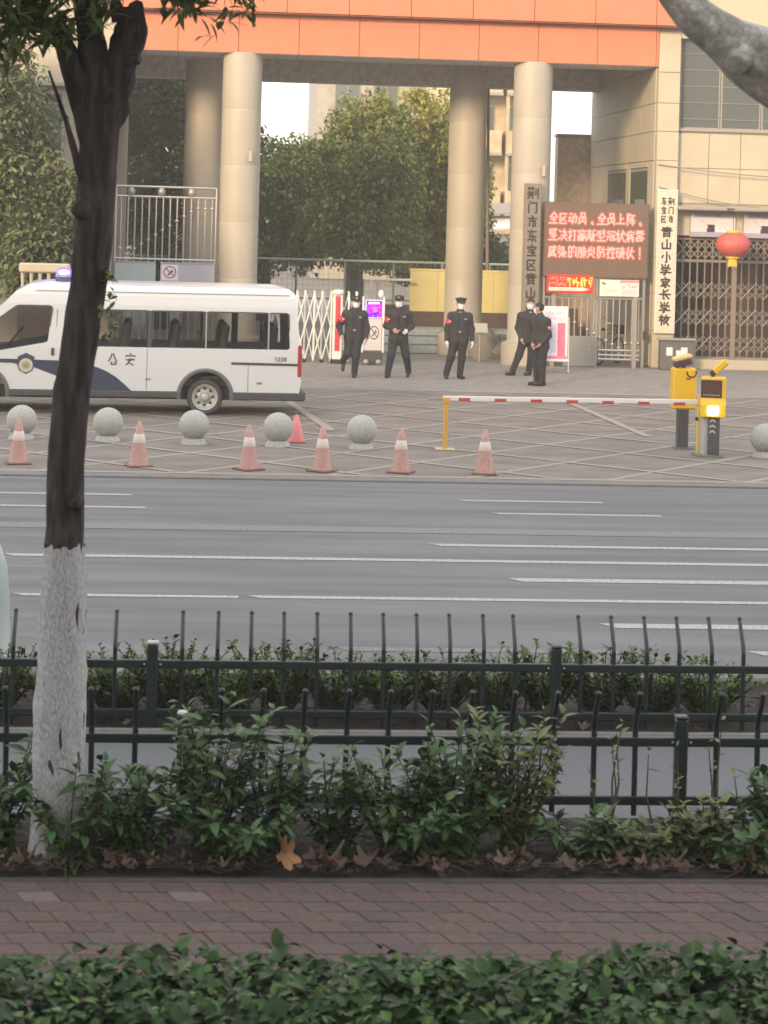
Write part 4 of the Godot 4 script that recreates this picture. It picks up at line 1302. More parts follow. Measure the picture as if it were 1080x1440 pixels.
func bollards_and_cones() -> void:
	var stone := worn(lin(0.60, 0.60, 0.56), 0.75, "flake", 0.05, 0.7, 1.3)
	var s := thing("stone_bollard", "x", "bollard", Vector3(), 0.0, "round stone bollards along the forecourt edge")
	obj("ball", MB.new().sphere(Vector3(0, 0.285, 0), Vector3(0.232, 0.232, 0.232), 28, 18), stone, s)
	obj("plinth", MB.new().lathe([Vector2(0, 0.09), Vector2(0.13, 0.09), Vector2(0.17, 0.07), Vector2(0.2, 0.0)], 26), stone, s)
	var where := [[30, -3.04, "round stone bollard at the left edge, half behind a cone"], [151, -1.71, "round stone bollard just right of the whitewashed tree's dark trunk"], [272, -0.39, "round stone bollard in front of the van's rear wheel"], [390, 0.9, "round stone bollard with a small pink cone peeping out behind it"], [508, 2.18, "round stone bollard standing right of the van, before the open forecourt"], [1080, 8.45, "round stone bollard cut by the right edge beyond the ticket machine"]]
	for i in where.size():
		var at := Vector3(where[i][1], 0.012, -32.1 + 0.13 * i)
		if i == 0:
			s.position = at
			s.set_meta("label", where[i][2])
		else:
			dup(s, at, 0.7 * i, where[i][2])
	var orange := worn(lin(0.60, 0.34, 0.285), 0.6, "mottle", 0.02, 0.85, 1.5)
	var c := thing("traffic_cone", "x", "traffic cone", Vector3(), 0.0, "traffic cones along the road edge")
	obj("body", MB.new().lathe([Vector2(0.135, 0.03), Vector2(0.128, 0.05), Vector2(0.088, 0.33), Vector2(0.088, 0.33), Vector2(0.066, 0.45), Vector2(0.066, 0.45), Vector2(0.024, 0.62), Vector2(0.018, 0.625), Vector2(0, 0.625)], 22), orange, c)
	obj("collar", MB.new().lathe([Vector2(0.09, 0.325), Vector2(0.092, 0.33), Vector2(0.07, 0.452), Vector2(0.066, 0.455)], 22), mat(lin(0.66, 0.56, 0.51), 0.5), c)
	obj("base", MB.new().box(Vector3(0, 0.015, 0), Vector3(0.34, 0.03, 0.34), 0.01), mat(lin(0.22, 0.11, 0.09), 0.7), c)
	var cs := [[-2.78, -29.0, "traffic cone at the left edge standing before a stone bollard"], [-1.11, -28.92, "traffic cone between the tree trunk and the van's rear wheel"], [0.42, -28.75, "traffic cone just left of the bollard with the pink cone"], [1.44, -28.72, "traffic cone between the fourth and fifth stone bollards"], [2.54, -28.72, "second traffic cone from the right, left of the yellow barrier rest"], [3.72, -28.72, "rightmost traffic cone, in front of the yellow barrier rest"]]
	for i in cs.size():
		var at := Vector3(cs[i][0], 0.013, cs[i][1])
		if i == 0:
			c.position = at
			c.rotation.y = 0.2
			c.set_meta("label", cs[i][2])
		else:
			dup(c, at, 0.3 * i, cs[i][2])
	var pk := thing("pink_cone", "small bright pink cone behind the fourth stone bollard", "cone", Vector3(1.2, 0.012, -32.3))
	obj("body", MB.new().lathe([Vector2(0.13, 0.02), Vector2(0.03, 0.42), Vector2(0, 0.43)], 18), mat(lin(0.68, 0.20, 0.20), 0.5), pk)
	obj("base", MB.new().box(Vector3(0, 0.012, 0), Vector3(0.3, 0.024, 0.3), 0.008), mat(lin(0.4, 0.12, 0.12), 0.6), pk)

func barrier() -> void:
	var wb := thing("road_barrier", "pale rounded plastic barrier at the left edge of the road beyond the fence", "road barrier", Vector3(-1.95, 0.0, -15.95))
	var pw := mat(lin(0.36, 0.41, 0.40), 0.6)
	obj("body", MB.new().lathe([Vector2(0.42, 0.0), Vector2(0.42, 0.12), Vector2(0.4, 0.14), Vector2(0.385, 0.6), Vector2(0.36, 0.85), Vector2(0.3, 1.02), Vector2(0.18, 1.12), Vector2(0.0, 1.15)], 32), pw, wb)
	obj("base_ring", MB.new().lathe([Vector2(0.46, 0.0), Vector2(0.47, 0.05), Vector2(0.42, 0.08)], 32), M.rubber, wb)
	obj("filler_cap", MB.new().lathe([Vector2(0.07, 1.12), Vector2(0.07, 1.17), Vector2(0.0, 1.175)], 14), M.rubber, wb)
	var b := thing("boom_barrier", "white boom barrier arm with red bands across the driveway", "boom barrier", Vector3(3.48, 0.012, -31.6))
	var yel := mat(lin(0.60, 0.40, 0.05), 0.5)
	obj("arm", MB.new().bar(Vector3(-0.06, 0.795, 0), Vector3(3.96, 0.815, 0), 0.075, 0.045, 0.008), M.white_paint, b)
	for i in 7:
		obj("red_band", MB.new().bar(Vector3(0.18 + 0.56 * i, 0.781, 0.002), Vector3(0.36 + 0.56 * i, 0.782, 0.002), 0.05, 0.048), mat(lin(0.45, 0.06, 0.05), 0.5), b)
	obj("housing", MB.new().box(Vector3(4.06, 0.42, 0.12), Vector3(0.2, 0.9, 0.24), 0.015), mat(lin(0.42, 0.41, 0.40), 0.5), b)
	obj("column", MB.new().box(Vector3(3.95, 0.46, 0.0), Vector3(0.06, 0.92, 0.08), 0.01), mat(lin(0.62, 0.47, 0.1), 0.5), b)
	obj("bolt", MB.new().sphere(Vector3(3.9, 0.56, 0.05), Vector3(0.025, 0.03, 0.02)), M.dark, b)
	obj("foot_plate", MB.new().box(Vector3(4.05, 0.012, 0.1), Vector3(0.4, 0.024, 0.4), 0.006), M.kerb, b)
	var r := thing("barrier_rest", "slim orange-yellow post that the boom arm's free end rests on", "post", Vector3(3.47, 0.012, -31.6))
	obj("shaft", MB.new().box(Vector3(0, 0.38, 0), Vector3(0.065, 0.74, 0.065), 0.008), mat(lin(0.62, 0.34, 0.06), 0.5), r)
	obj("fork", MB.new().box(Vector3(0, 0.765, 0.035), Vector3(0.11, 0.09, 0.02), 0.006), mat(lin(0.62, 0.34, 0.06), 0.5), r)
	obj("base_plate", MB.new().box(Vector3(0, 0.012, 0), Vector3(0.3, 0.024, 0.22), 0.006), mat(lin(0.5, 0.42, 0.25), 0.6), r)
	var post := mat(lin(0.075, 0.07, 0.072), 0.5)
	# camera cabinet, left
	var c := thing("camera_cabinet", "yellow cabinet on a dark post, left of the ticket machine", "cabinet", Vector3(7.35, 0.012, -32.4))
	obj("cabinet", MB.new().box(Vector3(0, 0.96, 0), Vector3(0.38, 0.66, 0.26), 0.03), M.yellow, c)
	obj("post", MB.new().box(Vector3(0, 0.32, 0), Vector3(0.17, 0.64, 0.17), 0.012), post, c)
	obj("foot_plate", MB.new().box(Vector3(0.02, 0.012, 0), Vector3(0.3, 0.024, 0.3), 0.006), M.kerb, c)
	obj("camera", MB.new().box(Vector3(-0.03, 1.37, 0.04), Vector3(0.28, 0.1, 0.2), 0.02, Basis(Vector3.BACK, 0.25)), mat(lin(0.075, 0.035, 0.06), 0.4), c)
	obj("camera_hood", MB.new().box(Vector3(-0.04, 1.45, 0.03), Vector3(0.3, 0.07, 0.22), 0.02, Basis(Vector3.BACK, 0.25)), mat(lin(0.68, 0.5, 0.2), 0.4), c)
	obj("camera_stem", MB.new().tube([Vector3(0, 1.28, 0), Vector3(0, 1.36, 0)], 0.03, 8), M.dark, c)
	var hook := []
	for i in 12:
		var a := -0.6 + 4.0 * i / 11.0
		hook.append(Vector3(0.1 + 0.075 * cos(a), 1.22 - 0.07 * sin(a), 0.14))
	obj("cable_loop", MB.new().tube(hook, 0.011, 6), M.dark, c)
	obj("badge", MB.new().box(Vector3(0.05, 1.12, 0.132), Vector3(0.07, 0.02, 0.006)), M.dark, c)
	# ticket machine, right
	var t := thing("ticket_machine", "yellow ticket machine with dark screen and lit white lamp", "ticket machine", Vector3(7.6, 0.012, -31.4), -0.25)
	obj("cabinet", MB.new().box(Vector3(0.0, 0.98, 0), Vector3(0.38, 0.5, 0.26), 0.02), M.yellow, t)
	obj("lower_cabinet", MB.new().prism(PackedVector2Array([Vector2(-0.14, 0.9), Vector2(0.15, 0.9), Vector2(0.19, 0.8), Vector2(0.17, 0.62), Vector2(-0.14, 0.62)]), -0.19, 0.195, Transform3D(Basis(Vector3.UP, -PI / 2), Vector3())), M.yellow, t)
	obj("screen", MB.new().box(Vector3(-0.03, 1.05, 0.133), Vector3(0.32, 0.27, 0.012), 0.004), M.dark, t)
	obj("display", MB.new().box(Vector3(-0.03, 1.055, 0.14), Vector3(0.27, 0.22, 0.006)), mat(lin(0.10, 0.045, 0.035), 0.25), t)
	smudge_row(t)
	obj("lamp", MB.new().box(Vector3(-0.0, 0.72, 0.185), Vector3(0.17, 0.15, 0.03), 0.03), glow(Color(1, 0.98, 0.95), 2.2), t)
	lamp("ticket_lamp", Vector3(7.56, 0.74, -31.1), Color(1, 0.97, 0.92), 0.01, 0.08)
	obj("post", MB.new().box(Vector3(0.02, 0.31, 0), Vector3(0.18, 0.62, 0.2), 0.012), post, t)
	for i in 3:
		obj("chevron", MB.new().prism(PackedVector2Array([Vector2(-0.045, 0.0), Vector2(0, 0.03), Vector2(0.045, 0.0), Vector2(0.045, 0.025), Vector2(0, 0.055), Vector2(-0.045, 0.025)]), 0.101, 0.105, Transform3D(Basis(), Vector3(0.0, 0.36 + 0.085 * i, 0))), mat(lin(0.5, 0.5, 0.5), 0.6), t)
	obj("foot_plate", MB.new().box(Vector3(0, 0.012, 0), Vector3(0.36, 0.024, 0.34), 0.006), M.kerb, t)
	obj("camera_arm", MB.new().tube([Vector3(-0.02, 1.22, 0), Vector3(0.0, 1.3, 0.0)], 0.03, 8), M.dark, t)
	obj("camera", MB.new().box(Vector3(0.1, 1.39, 0.0), Vector3(0.27, 0.11, 0.12), 0.025, Basis(Vector3.BACK, 0.75)), M.yellow, t)
	obj("lens", MB.new().lathe([Vector2(0.0, 0.04), Vector2(0.045, 0.03), Vector2(0.05, -0.03)], 14, Vector3(-0.02, 1.28, 0.0), Basis(Vector3.BACK, 2.3)), M.dark, t)

func smudge_row(t: Node) -> void:
	for i in 6:
		obj("key", MB.new().box(Vector3(-0.14 + 0.045 * i, 0.955, 0.144), Vector3(0.03, 0.018, 0.006)), mat(lin(0.35, 0.3, 0.26), 0.6), t)

func ext(poly: Array, z0: float, z1: float) -> CSGPolygon3D:
	# polygon in (u forward, y), run from z0 (near) to z1 (far); u is -x
	var c := CSGPolygon3D.new()
	var p := PackedVector2Array()
	for q in poly:
		p.append(Vector2(-q.x, q.y))
	c.polygon = p
	c.depth = absf(z1 - z0)
	c.position.z = maxf(z0, z1)
	return c
func cut(parent: CSGShape3D, c: CSGShape3D, op := CSGShape3D.OPERATION_SUBTRACTION) -> void:
	c.operation = op
	c.name = "cutter"
	parent.add_child(c, true)
func decal(poly: Array, z0: float, z1: float) -> MB:
	var p := PackedVector2Array()
	for q in poly:
		p.append(Vector2(-q.x, q.y))
	return MB.new().prism(p, z0, z1)
func pv(px: float, py: float) -> Vector2:
	# van side elevation: tracing units (80 to the metre) to metres
	return Vector2((418.0 - px) / 80.0, (586.0 - py) / 80.0)
func pvs(l: Array) -> Array:
	var o := []
	for i in range(0, l.size(), 2):
		o.append(pv(l[i], l[i + 1]))
	return o
func rounded(p: Array, r: float, n := 4) -> Array:
	var o := []
	for i in p.size():
		var a: Vector2 = p[i - 1]
		var b: Vector2 = p[i]
		var c: Vector2 = p[(i + 1) % p.size()]
		var s := b + (a - b).normalized() * minf(r, a.distance_to(b) * 0.45)
		var e := b + (c - b).normalized() * minf(r, c.distance_to(b) * 0.45)
		for k in n + 1:
			var t := k / float(n)
			o.append(s.lerp(b, t).lerp(b.lerp(e, t), t))
	return o

func van() -> void:
	var v := thing("police_van", "white police minibus with navy stripe and lit blue roof beacon", "van", Vector3(1.372, 0.012, -36.2), deg_to_rad(3.0))
	var white := mat(lin(0.585, 0.605, 0.625), 0.3)
	white.clearcoat_enabled = true
	white.clearcoat = 0.5
	white.clearcoat_roughness = 0.12
	var trim := mat(lin(0.055, 0.055, 0.06), 0.6)
	var navy := mat(lin(0.035, 0.045, 0.085), 0.35)
	var pane := glass(Color(0.05, 0.055, 0.06), 0.2)
	var side := [Vector2(0.0, 0.41), Vector2(-0.03, 0.6), Vector2(-0.02, 1.0), Vector2(0.02, 1.4), Vector2(0.06, 1.95), Vector2(0.1, 2.14), Vector2(0.2, 2.23), Vector2(0.42, 2.28), Vector2(3.0, 2.30), Vector2(4.35, 2.29), Vector2(4.7, 2.23), Vector2(4.95, 2.1), Vector2(5.08, 1.96), Vector2(5.8, 1.28), Vector2(6.1, 1.14), Vector2(6.5, 0.98), Vector2(6.62, 0.78), Vector2(6.62, 0.41)]
	var body_ := CSGCombiner3D.new()
	body_.name = "body"
	var hull := ext(side, 0.0, -2.0)
	hull.name = "hull"
	body_.add_child(hull)
	# rounded cross-section with tumblehome
	var sec := CSGPolygon3D.new()
	var half := [Vector2(0, 0.2), Vector2(0, 1.15), Vector2(0.02, 1.5), Vector2(0.055, 1.9), Vector2(0.085, 2.06), Vector2(0.12, 2.14), Vector2(0.17, 2.19), Vector2(0.25, 2.23), Vector2(0.5, 2.27), Vector2(1.0, 2.295)]
	var sp := PackedVector2Array()
	for q in half:
		sp.append(q)
	for i in range(half.size() - 2, -1, -1):
		sp.append(Vector2(2.0 - half[i].x, half[i].y))
	sec.polygon = sp
	sec.depth = 8.0
	sec.rotation.y = PI / 2
	sec.position = Vector3(1.0, 0, 0)
	# after the turn the polygon's x runs along -z and the run goes along -x
	cut(body_, sec, CSGShape3D.OPERATION_INTERSECTION)
	cut(body_, ext([Vector2(0.1, 0.62), Vector2(5.2, 0.62), Vector2(5.55, 1.2), Vector2(4.95, 1.86), Vector2(4.7, 2.02), Vector2(4.3, 2.07), Vector2(0.3, 2.07), Vector2(0.12, 1.95)], -0.12, -1.88))
	var wins := []
	for w in [[100, 441, 207.5, 441, 207.5, 492, 100, 492], [208, 441, 285.5, 441, 285.5, 492, 208, 492], [286.5, 441, 373, 441, 373, 492, 286.5, 492], [374, 441, 401, 441, 404, 492, 374, 492]]:
		wins.append(rounded(pvs(w), 0.05))
	wins.append(rounded(pvs([73, 437, 68, 487, 0, 500, -38, 498, -8, 462, 25, 437]), 0.06))
	cut(body_, ext(wins[4], 0.3, -2.3))
	cut(body_, ext(rounded(pvs([100, 441, 401, 441, 404, 492, 100, 492]), 0.06), 0.3, -2.3))
	cut(body_, ext([Vector2(5.0, 1.98), Vector2(5.72, 1.32), Vector2(5.45, 1.16), Vector2(4.75, 1.84)], -0.17, -1.83))
	for u in [1.64, 5.5]:
		var arch := []
		for i in 21:
			var a := PI * i / 20.0
			arch.append(Vector2(u + 0.44 * cos(a), 0.33 + 0.44 * sin(a)))
		arch.append(Vector2(u - 0.44, 0.1))
		arch.append(Vector2(u + 0.44, 0.1))
		cut(body_, ext(arch, 0.3, -0.55))
		var arch2 := ext(arch, -1.45, -2.3)
		cut(body_, arch2)
	body_.material_override = white
	v.add_child(body_)
	var k := 0
	for w in wins:
		for s in 2:
			var z := -0.035 if s == 0 else -1.965
			var o := obj("window", decal(w, z - 0.006, z + 0.006), pane, v)
			var b := MB.new()
			for i in w.size():
				var p: Vector2 = w[i]
				var q: Vector2 = w[(i + 1) % w.size()]
				b.bar(Vector3(-p.x, p.y, z), Vector3(-q.x, q.y, z), 0.024, 0.03)
			obj("window_seal", b, trim, o)
	obj("windscreen", decal([Vector2(4.99, 1.95), Vector2(5.7, 1.3), Vector2(5.66, 1.27), Vector2(4.95, 1.92)], -0.17, -1.83), pane, v)
	for x in [286, 373.5]:
		var q1 := pv(x, 442)
		obj("window_divider", MB.new().bar(Vector3(-q1.x, q1.y, -0.03), Vector3(-q1.x, 1.18, -0.005), 0.022, 0.03), mat(lin(0.34, 0.34, 0.34), 0.4), v)
	obj("window_divider", MB.new().bar(Vector3(-2.63, 1.81, -0.03), Vector3(-2.63, 1.18, -0.005), 0.07, 0.03), trim, v)
	# roof gutter, door seams, dark rub strip, sills and bumpers
	obj("roof_gutter", MB.new().bar(Vector3(-0.2, 2.13, -0.105), Vector3(-4.6, 2.13, -0.105), 0.02, 0.03, 0.006), mat(lin(0.5, 0.5, 0.5), 0.4), v)
	for e in [[80, 441, 78, 552], [92, 437, 88, 552], [205, 494, 205, 552], [346, 515, 346, 552]]:
		var a := pv(e[0], e[1])
		var b := pv(e[2], e[3])
		obj("door_seam", MB.new().bar(Vector3(-a.x, a.y, 0.0 if a.y < 1.2 else -0.03), Vector3(-b.x, b.y, 0.0), 0.012, 0.006), mat(lin(0.22, 0.22, 0.23), 0.6), v)
	obj("rub_strip", MB.new().bar(Vector3(-pv(322, 512.5).x, 0.925, 0.006), Vector3(-0.0, 0.915, 0.006), 0.042, 0.02, 0.006), trim, v)
	obj("sill", MB.new().box(Vector3(-3.55, 0.36, -0.05), Vector3(2.95, 0.12, 0.16), 0.02), trim, v)
	obj("sill", MB.new().box(Vector3(-0.62, 0.35, -0.06), Vector3(1.2, 0.14, 0.16), 0.02), trim, v)
	obj("bumper", MB.new().box(Vector3(0.02, 0.36, -1.0), Vector3(0.2, 0.17, 2.0), 0.03), trim, v)
	obj("bumper", MB.new().box(Vector3(-6.6, 0.45, -1.0), Vector3(0.22, 0.3, 1.96), 0.05), trim, v)
	obj("underbody", MB.new().box(Vector3(-3.2, 0.36, -1.0), Vector3(6.2, 0.2, 1.5)), M.dark, v)
	obj("swoosh", decal(pvs([-90, 510, 20, 511, 80, 512, 105, 514.5, 135, 520, 150, 526, 163, 534, 174, 543, 185, 553, 105, 553, 80, 533, 50, 522, 20, 516.5, -90, 515]), 0.0, 0.006), navy, v)
	# lettering on the side
	for e in [["公", 150, 501, 15], ["安", 174, 500, 16]]:
		var m := MB.new()
		for s in GLYPH[e[0]].split(" "):
			for i in range(0, s.length() - 3, 2):
				var a := pv(e[1] + s[i].to_float() / 9.0 * e[3], e[2] + s[i + 1].to_float() / 9.0 * 17.0)
				var b := pv(e[1] + s[i + 2].to_float() / 9.0 * e[3], e[2] + s[i + 3].to_float() / 9.0 * 17.0)
				m.bar(Vector3(-a.x, a.y, 0.003), Vector3(-b.x, b.y, 0.003), 0.024, 0.004 + 0.0004 * i)
		obj("lettering", m, mat(lin(0.09, 0.095, 0.105), 0.5), v)
	var tm := TextMesh.new()
	tm.text = "1228"
	tm.font_size = 48
	tm.pixel_size = 0.0021
	tm.depth = 0.005
	var sf := SystemFont.new()
	sf.font_names = PackedStringArray(["Droid Sans"])
	sf.font_weight = 700
	tm.font = sf
	var q := pv(391, 505.5)
	obj("number", tm, mat(lin(0.07, 0.07, 0.08), 0.5), v, Vector3(-q.x, q.y, 0.003))
	# door badge: shield, pale ring, gold centre, crossed top
	q = pv(39, 517)
	var bc := Vector3(-q.x, q.y, 0.0)
	var badge := obj("badge", MB.new().prism(PackedVector2Array([Vector2(-0.14, 0.12), Vector2(-0.07, 0.15), Vector2(0, 0.185), Vector2(0.07, 0.15), Vector2(0.14, 0.12), Vector2(0.15, -0.02), Vector2(0.11, -0.12), Vector2(0, -0.18), Vector2(-0.11, -0.12), Vector2(-0.15, -0.02)]), 0.002, 0.011), mat(lin(0.05, 0.055, 0.075), 0.4), v, bc)
	obj("ring", MB.new().prism(ring_poly(0.118, 24, Vector2(0, -0.03)), 0.011, 0.014), mat(lin(0.5, 0.5, 0.48), 0.4), badge)
	obj("centre", MB.new().prism(ring_poly(0.085, 20, Vector2(0, -0.03)), 0.014, 0.017), mat(lin(0.42, 0.38, 0.2), 0.4), badge)
	obj("emblem", MB.new().prism(PackedVector2Array([Vector2(-0.06, 0.0), Vector2(-0.02, -0.015), Vector2(0, 0.03), Vector2(0.02, -0.015), Vector2(0.06, 0.0), Vector2(0.035, -0.07), Vector2(-0.035, -0.07)]), 0.017, 0.02), mat(lin(0.25, 0.24, 0.2), 0.4), badge)
	q = pv(75, 500)
	obj("door_handle", MB.new().box(Vector3(-q.x, q.y, 0.012), Vector3(0.05, 0.13, 0.03), 0.01), trim, v)
	for e in [[207, 536], [362, 539]]:
		q = pv(e[0], e[1])
		obj("side_marker", MB.new().box(Vector3(-q.x, q.y, 0.006), Vector3(0.09, 0.035, 0.012), 0.004), mat(lin(0.25, 0.22, 0.2), 0.4), v)
	obj("tail_light", MB.new().box(Vector3(0.0, 0.98, -0.03), Vector3(0.07, 0.56, 0.1), 0.02), mat(lin(0.35, 0.03, 0.04), 0.25), v)
	obj("tail_light", MB.new().box(Vector3(0.0, 0.98, -1.97), Vector3(0.07, 0.56, 0.1), 0.02), mat(lin(0.35, 0.03, 0.04), 0.25), v)
	obj("headlight", MB.new().box(Vector3(-6.5, 0.86, -0.2), Vector3(0.2, 0.22, 0.34), 0.05), mat(lin(0.6, 0.6, 0.6), 0.2), v)
	obj("mirror", MB.new().box(Vector3(-5.28, 1.35, 0.16), Vector3(0.1, 0.3, 0.2), 0.04), trim, v)
	for e in [[1.64, -0.22], [5.5, -0.22], [1.64, -1.78], [5.5, -1.78]]:
		var at := Vector3(-e[0], 0.315, e[1])
		var rb := Basis(Vector3.RIGHT, PI / 2) if e[1] > -1.0 else Basis(Vector3.RIGHT, -PI / 2)
		var w := obj("wheel", MB.new().lathe([Vector2(0.21, -0.1), Vector2(0.29, -0.1), Vector2(0.315, -0.06), Vector2(0.318, 0.06), Vector2(0.295, 0.105), Vector2(0.23, 0.11), Vector2(0.225, 0.08)], 36, Vector3(), rb), mat(lin(0.075, 0.07, 0.068), 0.9), v, at)
		obj("rim", MB.new().lathe([Vector2(0.235, 0.09), Vector2(0.225, 0.1), Vector2(0.2, 0.085), Vector2(0.185, 0.03), Vector2(0.12, 0.01), Vector2(0.075, 0.05), Vector2(0.07, 0.09), Vector2(0.03, 0.1), Vector2(0, 0.1)], 30, Vector3(), rb), mat(lin(0.50, 0.50, 0.48), 0.4, 0.3), w)
		var hl := MB.new()
		for i in 8:
			var a := TAU * i / 8.0
			hl.lathe([Vector2(0.03, 0.024), Vector2(0, 0.026)], 8, rb * Vector3(cos(a) * 0.15, 0, sin(a) * 0.15), rb)
		obj("vent_holes", hl, M.dark, w).set_meta("kind", "stuff")
	for u in [1.64, 5.5]:
		var lip := MB.new()
		var pts := []
		for i in 25:
			var a := PI * (-0.03 + 1.06 * i / 24.0)
			pts.append(Vector3(-(u + 0.465 * cos(a)), 0.33 + 0.465 * sin(a), -0.005))
		lip.tube(pts, 0.04, 6)
		obj("arch_trim", lip, mat(lin(0.12, 0.12, 0.12), 0.7), v)
	# inside: two rows of seats, partition, curtain edges
	var seat := mat(lin(0.08, 0.085, 0.085), 0.9)
	for i in 5:
		for z in [-0.5, -1.5]:
			var s := obj("seat", MB.new().box(Vector3(-0.7 - 0.85 * i, 0.95, z), Vector3(0.5, 0.16, 0.8), 0.05), seat, v)
			obj("seat_back", MB.new().box(Vector3(-0.48 - 0.85 * i, 1.3, z), Vector3(0.14, 0.62, 0.78), 0.06, Basis(Vector3.BACK, -0.15)), seat, s)
	obj("floor", MB.new().box(Vector3(-2.7, 0.66, -1.0), Vector3(5.0, 0.06, 1.74)), M.dark, v)
	obj("curtain", MB.new().box(Vector3(-1.05, 1.45, -1.84), Vector3(0.12, 0.6, 0.03), 0.01), mat(lin(0.30, 0.38, 0.2), 0.8), v)
	obj("steering_wheel", MB.new().lathe([Vector2(0.2, -0.02), Vector2(0.22, 0), Vector2(0.2, 0.02), Vector2(0.18, 0), Vector2(0.2, -0.02)], 20, Vector3(-4.95, 1.3, -0.55), Basis(Vector3.BACK, 0.9)), M.dark, v)
	# roof beacon
	var bb := obj("beacon_base", MB.new().lathe([Vector2(0.15, -0.08), Vector2(0.15, 0.05), Vector2(0.1, 0.06), Vector2(0, 0.06)], 18), trim, v, Vector3(-4.14, 2.30, -0.62))
	obj("beacon_lamp", MB.new().lathe([Vector2(0.135, 0.06), Vector2(0.135, 0.15), Vector2(0.1, 0.21), Vector2(0, 0.22)], 18), glow(Color(0.4, 0.3, 1.0), 1.6), bb)
	obj("bright_core_cap", MB.new().sphere(Vector3(0.0, 0.13, 0.075), Vector3(0.1, 0.055, 0.08)), glow(Color(0.9, 0.88, 1.0), 4.0), bb)  # white glowing cap added at the front to stand for the bright core
	lamp("beacon_light", v.transform * Vector3(-4.14, 2.43, -0.62), Color(0.3, 0.25, 1.0), 0.35, 0.09)

# ---------------------------------------------------------------- people
func hand_bones(side: float) -> Array:
	# relaxed hand hanging down from the wrist at the origin; palm faces the thigh, thumb forward (+z)
	var b := [[Vector3(0, -0.005, 0), Vector3(0, -0.05, 0.0), 0.026, 0.03, 0], [Vector3(0, -0.045, 0.022), Vector3(0, -0.085, 0.026), 0.018, 0.016, 0], [Vector3(0, -0.045, -0.02), Vector3(0, -0.08, -0.026), 0.018, 0.016, 0]]
	var len := [0.075, 0.085, 0.08, 0.062]
	for i in 4:
		var z := 0.031 - 0.0205 * i
		var a := Vector3(0, -0.088 + 0.004 * absf(i - 1.3), z)
		var m := a + Vector3(side * 0.012, -len[i] * 0.5, 0)
		b.append([a, m, 0.0098, 0.009, 0])
		b.append([m, m + Vector3(side * 0.026, -len[i] * 0.42, 0), 0.009, 0.0078, 0])
	b.append([Vector3(side * 0.006, -0.03, 0.026), Vector3(side * 0.02, -0.062, 0.05), 0.0125, 0.011, 0])
	b.append([Vector3(side * 0.02, -0.062, 0.05), Vector3(side * 0.026, -0.092, 0.052), 0.0105, 0.009, 0])
	return b

